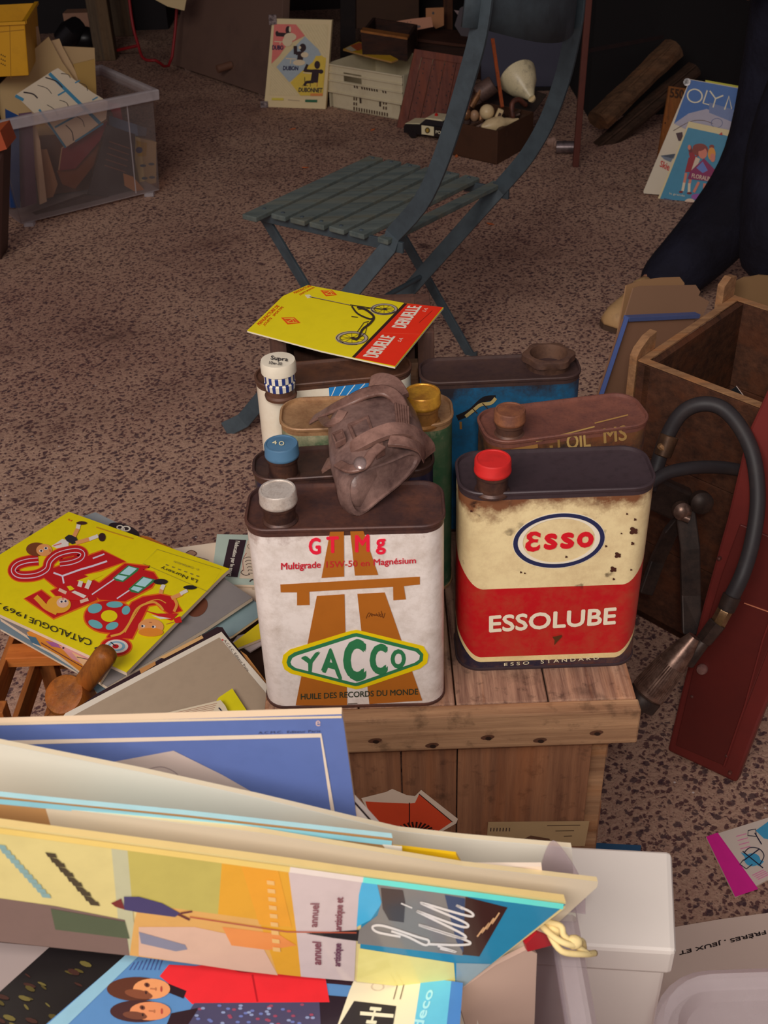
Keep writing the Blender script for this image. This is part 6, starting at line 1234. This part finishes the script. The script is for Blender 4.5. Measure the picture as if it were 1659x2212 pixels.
# leaping figure
p.poly(gl((46, 38, 86)), (268, 1934), (300, 1934), (350, 1948), (390, 1970), (378, 1978), (300, 1968), (268, 1962)).poly(gl((96, 10, 20)), (240, 1948), (262, 1938), (270, 1962), (250, 1956)).line(gl((80, 20, 30)), 5, (385, 1972), (410, 1984)).line(gl((80, 20, 30)), 4, (390, 1970), (415, 1966)).line(gl((150, 70, 50)), 3, (410, 1978), (620, 2010), (770, 2012))
for k in range(11):
    t = k/10; x0_, y0_ = 98+92*t, 1838+104*t; p.poly(gl((52, 40, 24)), (x0_, y0_), (x0_+22-6*(k % 2), y0_+3), (x0_+26, y0_+12), (x0_+6, y0_+10+2*(k % 2)))
for k in range(11):
    t = k/10; x0_, y0_ = -8+95*t, 1820+105*t; p.poly(gl((110, 140, 140)), (x0_, y0_), (x0_+20, y0_+3), (x0_+24, y0_+12), (x0_+5, y0_+10))
TC = gl((110, 60, 70)); p.text(TC, 'annuel', (685, 2000), (690, 1948), (670, 1948), (668, 2000), .03).text(TC, 'artistique et', (742, 2010), (747, 1935), (725, 1935), (722, 2005), .03).text(TC, 'annuel', (694, 2082), (694, 2032), (674, 2030), (674, 2080), .03).text(gl((90, 50, 70)), 'artistique', (740, 2086), (742, 2035), (722, 2034), (720, 2084), .03)  # the lower pair of words is the painted mirror image of the upper
for k in range(9): p.poly(gl((200, 158, 96)), (576+1.6*k, 1898+18*k), (592+1.6*k, 1900+18*k), (593+1.6*k, 1909+18*k), (577+1.6*k, 1907+18*k))
p.up(); SC = gl((196, 190, 186))
p.curve(SC, 5, (865, 2020), (815, 2010), (805, 1998), (830, 1997), (900, 2020), (925, 2028), (918, 2038), (880, 2020), (845, 2008))
p.curve(SC, 5, (925, 2036), (985, 2038), (1015, 2035), (1000, 2025), (940, 2005), (905, 1995), (990, 2022), (1000, 2015), (920, 1975), (905, 1966), (995, 1998), (1005, 1990), (925, 1955), (915, 1948), (1010, 1975), (1018, 1968), (985, 1952), (1000, 1960))
p.line(SC, 3, (866, 1948), (890, 1958)).curve(SC, 4, (950, 2046), (985, 2053), (945, 2040)).curve(gl((190, 150, 110)), 3, (1030, 2020), (1045, 2000), (1040, 2012), (1056, 1990), (1050, 2004), (1066, 1980), (1062, 1992), (1078, 1968))
p.line(ink((226, 196, 110), .1), 12, (-200, 1766), (0, 1791), (300, 1831), (626, 1875)).line(ink((236, 222, 214), .1), 12, (626, 1875), (784, 1897)).line(ink((96, 206, 196), .08), 12, (784, 1897), (1000, 1926), (1216, 1955))
p.build('printed_picture', al)
for j in range(5): pass
# clear flap behind
cf = thing('plastic_flap', 'curved corner flap of clear plastic standing behind the cream board', 'plastic', A(1200, 1900, .62))
fpl2 = Plane.three(A(1170, 1905, .645), A(1262, 1925, .64), A(1190, 1820, .69)); q = smooth_path([(1165, 1900), (1175, 1850), (1195, 1818), (1225, 1850), (1252, 1895), (1265, 1935)], 4)
pts = [fpl2.hit(*x) for x in q + [(1265, 1975), (1165, 1960)]]; MB().prism(pts, -fpl2.n*.001).build('sheet', plastic_clear((236, 228, 232), .22, .12), cf)
# lying magazines at the bottom
zL = .55
def lay(name, label, cat, z, px, t, mat, edge=None): return flatthing(name, label, cat, hz(z), px, t, mat, edge=edge)
lay('magazine', 'grey magazine corner at the far lower left', 'magazine', .592, [(-200, 2000), (0, 2036), (125, 2048), (150, 2060), (0, 2160), (-200, 2280)], .006, paper((136, 122, 118)), pg)
dm2 = lay('magazine', 'dark foliage photo magazine at the lower left', 'magazine', .600, [(130, 2025), (290, 2050), (300, 2075), (110, 2250), (30, 2330), (-250, 2330), (-100, 2200), (0, 2142)], .006, ink((26, 22, 22), .3), pg)
p = Print(hz(.600)); random.seed(5)
for k in range(46):
    x, y = random.uniform(0, 190), random.uniform(2080, 2240)
    if x + (y-2060)*1.3 < 330 and x*1.0+ (y-2140)*1.2 > -30: p.ell(((70, 60, 26), (90, 80, 40), (54, 30, 24))[k % 3], x, y, (random.uniform(5, 16), 3), (2, random.uniform(3, 7)), 8)
p.build('printed_picture', dm2)
wm = lay('magazine', 'blue fashion magazine showing two women, one in a red coat, at the bottom', 'magazine', .608, [(278, 2058), (560, 2080), (770, 2100), (1000, 2130), (985, 2180), (950, 2330), (40, 2330), (100, 2212)], .006, ink((76, 116, 160), .3), pg)
p = Print(hz(.608), lift=.0004, step=.0002)
p.poly((120, 158, 176), (278, 2058), (300, 2066), (130, 2230), (90, 2225)).poly((44, 26, 34), (700, 2105), (775, 2108), (760, 2130), (706, 2125)).poly((36, 26, 34), (700, 2150), (760, 2155), (730, 2212), (690, 2330), (660, 2212))
for k in range(8): p.line((60, 70, 120), 2, (290+9*k, 2080-2*k), (280+9*k, 2096))
p.up(); RC = (196, 36, 42)
p.poly(RC, (345, 2110), (365, 2085), (420, 2088), (500, 2080), (540, 2080), (590, 2092), (700, 2096), (712, 2166), (560, 2168), (415, 2170), (395, 2150)).poly((64, 60, 84), (420, 2168), (690, 2166), (700, 2330), (380, 2330), (390, 2215))
p.line((36, 20, 26), 18, (350, 2130), (400, 2150)).poly((40, 24, 30), (370, 2190), (430, 2178), (400, 2225), (360, 2215))
p.up(); p.ell((78, 42, 30), 295, 2138, 64, 26, 26).ell((60, 34, 34), 300, 2186, 62, 24, 26)
for k in range(60): p.ell(((120, 130, 160), (130, 60, 80), (90, 100, 150))[k % 3], random.uniform(425, 680), random.uniform(2172, 2230), 5, 3, 6)
p.line((150, 20, 30), 3, (545, 2108), (556, 2166)).curve((140, 20, 30), 3, (500, 2085), (510, 2098), (540, 2102), (590, 2096))
p.up(); p.ell((196, 130, 84), 328, 2138, 40, 22, 24).ell((190, 120, 80), 325, 2186, 44, 20, 24)
p.up()
for q in ((318, 2130), (316, 2147), (308, 2179), (309, 2195)): p.ell((96, 52, 40), q[0], q[1], (6, 1), (0, 5), 12)
p.ell((110, 62, 42), 300, 2150, (30, 6), (-4, 9), 16).ell((96, 56, 42), 292, 2196, (26, 4), (-4, 8), 16)
for q in ((318, 2130), (316, 2147), (308, 2179), (309, 2195)): p.ell((40, 24, 24), q[0], q[1], (2.2, .3), (0, 3.2), 10)
for q in ((349, 2139), (350, 2187)): p.ell((150, 60, 52), q[0], q[1], 2.4, 6.5, 12)
for q in ((334, 2139), (331, 2187)): p.line((150, 92, 62), 3, (q[0]-9, q[1]-1), (q[0]+2, q[1])).ell((150, 92, 62), q[0]+3, q[1], 2, 4, 8)
p.build('printed_picture', wm)
dp = lay('magazine', 'cream and turquoise decorating magazine at the bottom middle', 'magazine', .616, [(772, 2100), (905, 2112), (975, 2120), (1000, 2124), (990, 2212), (960, 2330), (690, 2330), (730, 2212), (755, 2140)], .005, paper((206, 196, 166)), pg)
p = Print(hz(.616), lift=.0004); p.poly((84, 160, 184), (910, 2113), (975, 2120), (960, 2330), (870, 2330), (895, 2212)).poly((60, 106, 160), (975, 2120), (1000, 2124), (985, 2330), (958, 2330), (965, 2212)).poly((30, 24, 26), (765, 2163), (856, 2174), (830, 2330), (700, 2330), (735, 2212)).up()
p.text((190, 184, 160), 'H', (790, 2212), (800, 2176), (825, 2178), (812, 2214), .03).line((200, 190, 166), 8, (778, 2190), (850, 2196)).text((150, 200, 206), 'deco', (912, 2225), (938, 2140), (918, 2138), (890, 2222), .03).line((96, 80, 66), 2, (862, 2115), (850, 2160)).line((96, 80, 66), 2, (875, 2118), (864, 2160)).ell((176, 160, 140), 815, 2133, 14, 9, inner=(.85, .85)); p.build('printed_picture', dp)
mx = thing('magazine_pile', 'stack of plain magazines supporting the covers at the bottom', 'magazines', (-.05, .27, .345)) if False else None
for k in range(11):
    o = MB().box((-.10+.006*math.sin(k*2.3), .285, .3565+.0205*k), (.33, .19, .0195)).build('magazine', paper((176-6*(k % 3), 160, 140))); setp(o, 'plain magazine %s of the stack inside the foreground box' % ('undermost', 'second from the foot', 'third from the foot', 'fourth from the foot', 'fifth from the foot', 'sixth from the foot', 'fifth from the top', 'fourth from the top', 'third from the top', 'second from the top', 'topmost')[k], 'magazine', 'magazines stacked inside the foreground box')
pk, pl = vboard('paper_bag', 'pinkish beige sheet standing inside the clear box right of the album', 'paper', (985, 2150), (1160, 2040), .60, .62, [(985, 2145), (1070, 2085), (1140, 2050), (1160, 2060), (1150, 2330), (1040, 2330)], .003, paper((176, 150, 136)))
pk, pl = vboard('paper_bag', 'folded white sheet edge standing before the pinkish one in the clear box', 'paper', (985, 2160), (1050, 2160), .585, .585, [(985, 2142), (1010, 2160), (1030, 2200), (1060, 2300), (1010, 2300), (985, 2200)], .003, paper((200, 190, 178)))
rd, pl = vboard('card', 'small red card glimpsed below the cream board corner', 'card', (1130, 2040), (1190, 2010), .63, .63, [(1135, 2040), (1160, 2015), (1205, 2022), (1200, 2040), (1140, 2056)], .003, ink((160, 24, 34)))
# ---- white foam box to the right
fm = thing('foam_box', 'white polystyrene box with a lid right of the foreground storage box', 'box', (.19, .57, 0)); fmm = paper((206, 198, 190), .8); 
tl_, tr_, br_, bl2 = A(835, 1806, .50), A(1452, 1838, .50), A(1462, 2056, .50), A(1214, 2060, .50)
tl_ = tr_ + (tl_-tr_).normalized()*.145; bl2 = br_ + (tl_-tr_)
MB().prism([tl_, tr_, br_, bl2], Vector((0, 0, -.03))).build('lid', fmm, fm, bevel=.004)
lo = [q + Vector((sx_*.004, sy_*.004, -.03)) for q, sx_, sy_ in ((tl_, 1, -1), (tr_, -1, -1), (br_, -1, 1), (bl2, 1, 1))]
MB().prism(lo, Vector((0, 0, -.468))).build('body', fmm, fm, bevel=.003)
wk = bpy.data.objects.get('x')
# blue card edge behind the foam box
bc = flatthing('card', 'dark teal card edge just visible behind the white foam box', 'card', hz(.20), [(1240, 1818), (1385, 1826), (1382, 1850), (1240, 1850)], .2, ink((30, 66, 96)))
# ---- translucent round-cornered tub
tb = thing('plastic_tub', 'milky translucent tub with rounded corners at the lower right edge', 'tub', A(1640, 2300, .30)); tm = plastic_clear((238, 230, 232), .26, .25)
tc = A(1650, 2235, .50)
def tr3(o, z, s_=1): return [Vector((tc.x+.01+x*s_, tc.y-.035+y*s_, z)) for x, y in rrect(.15, .15, .04, o)]
MB().loft([tr3(-.02, 0), tr3(-.01, .25), tr3(0, .49), tr3(.008, .492), tr3(.010, .50), tr3(.004, .505), tr3(-.006, .503), tr3(-.012, .495), tr3(-.03, .494), tr3(-.034, .487), tr3(-.05, .487)], True, True).build('lid_and_tub', tm, tb, smooth=True)
# ---- papers on the ground
pk = flatthing('notepad', 'white sheet with magenta edge and blue drawings lying on the ground at right', 'sheet', hz(.004), [(1525, 1808), (1660, 1766), (1900, 1700), (1950, 1860), (1659, 1900), (1588, 1938)], .003, paper((190, 176, 164)), edge=pg)
p = Print(hz(.004)); p.poly((196, 34, 130), (1525, 1808), (1550, 1799), (1638, 1921), (1588, 1938)).up()
BLc = (60, 140, 176); BKc = (34, 34, 54)
p.poly(BLc, (1600, 1842), (1625, 1850), (1650, 1862), (1640, 1872), (1615, 1860)).poly(BLc, (1632, 1795), (1660, 1775), (1720, 1790), (1700, 1822), (1650, 1812)).ell(BLc, 1625, 1858, 17, 14).up()
p.line(BKc, 2.5, (1604, 1840), (1648, 1876)).line(BKc, 2.5, (1606, 1860), (1640, 1835)).curve(BKc, 2, (1608, 1842), (1620, 1832), (1640, 1835), (1650, 1850), (1640, 1870)).line(BKc, 2, (1606, 1858), (1598, 1868), (1612, 1878), (1625, 1868)).line(BKc, 2, (1616, 1795), (1632, 1792), (1634, 1808), (1615, 1806), closed=True).line(BKc, 2.5, (1630, 1800), (1645, 1825))
for k in range(4): p.line((206, 110, 160), 1.5, (1590+3*k, 1808+9*k), (1612+3*k, 1802+9*k))
for k in range(4): p.line((206, 110, 160), 1.5, (1625+4*k, 1892+3*k), (1650+4*k, 1880+3*k))
p.build('printed_picture', pk)
nb = flatthing('poster', 'pinkish white printed sheet with black capitals lying at the lower right', 'sheet', hz(.006), [(1292, 2050), (1400, 2012), (1560, 1985), (1659, 1972), (1900, 1950), (1950, 2300), (1420, 2300)], .003, paper((196, 176, 162)), edge=pg)
p = Print(hz(.006)); p.text((36, 24, 24), 'FRERES , JEUX ET', (1560+100, 2000), (1300, 2062), (1298, 2050), (1560+98, 1988), .03); 
p = Print(hz(.006)); p.text((36, 24, 24), 'C FRÈRES , JEUX ET', (1678, 2001), (1466, 2053), (1468, 2066), (1682, 2014), .03); p.build('lettering', nb)
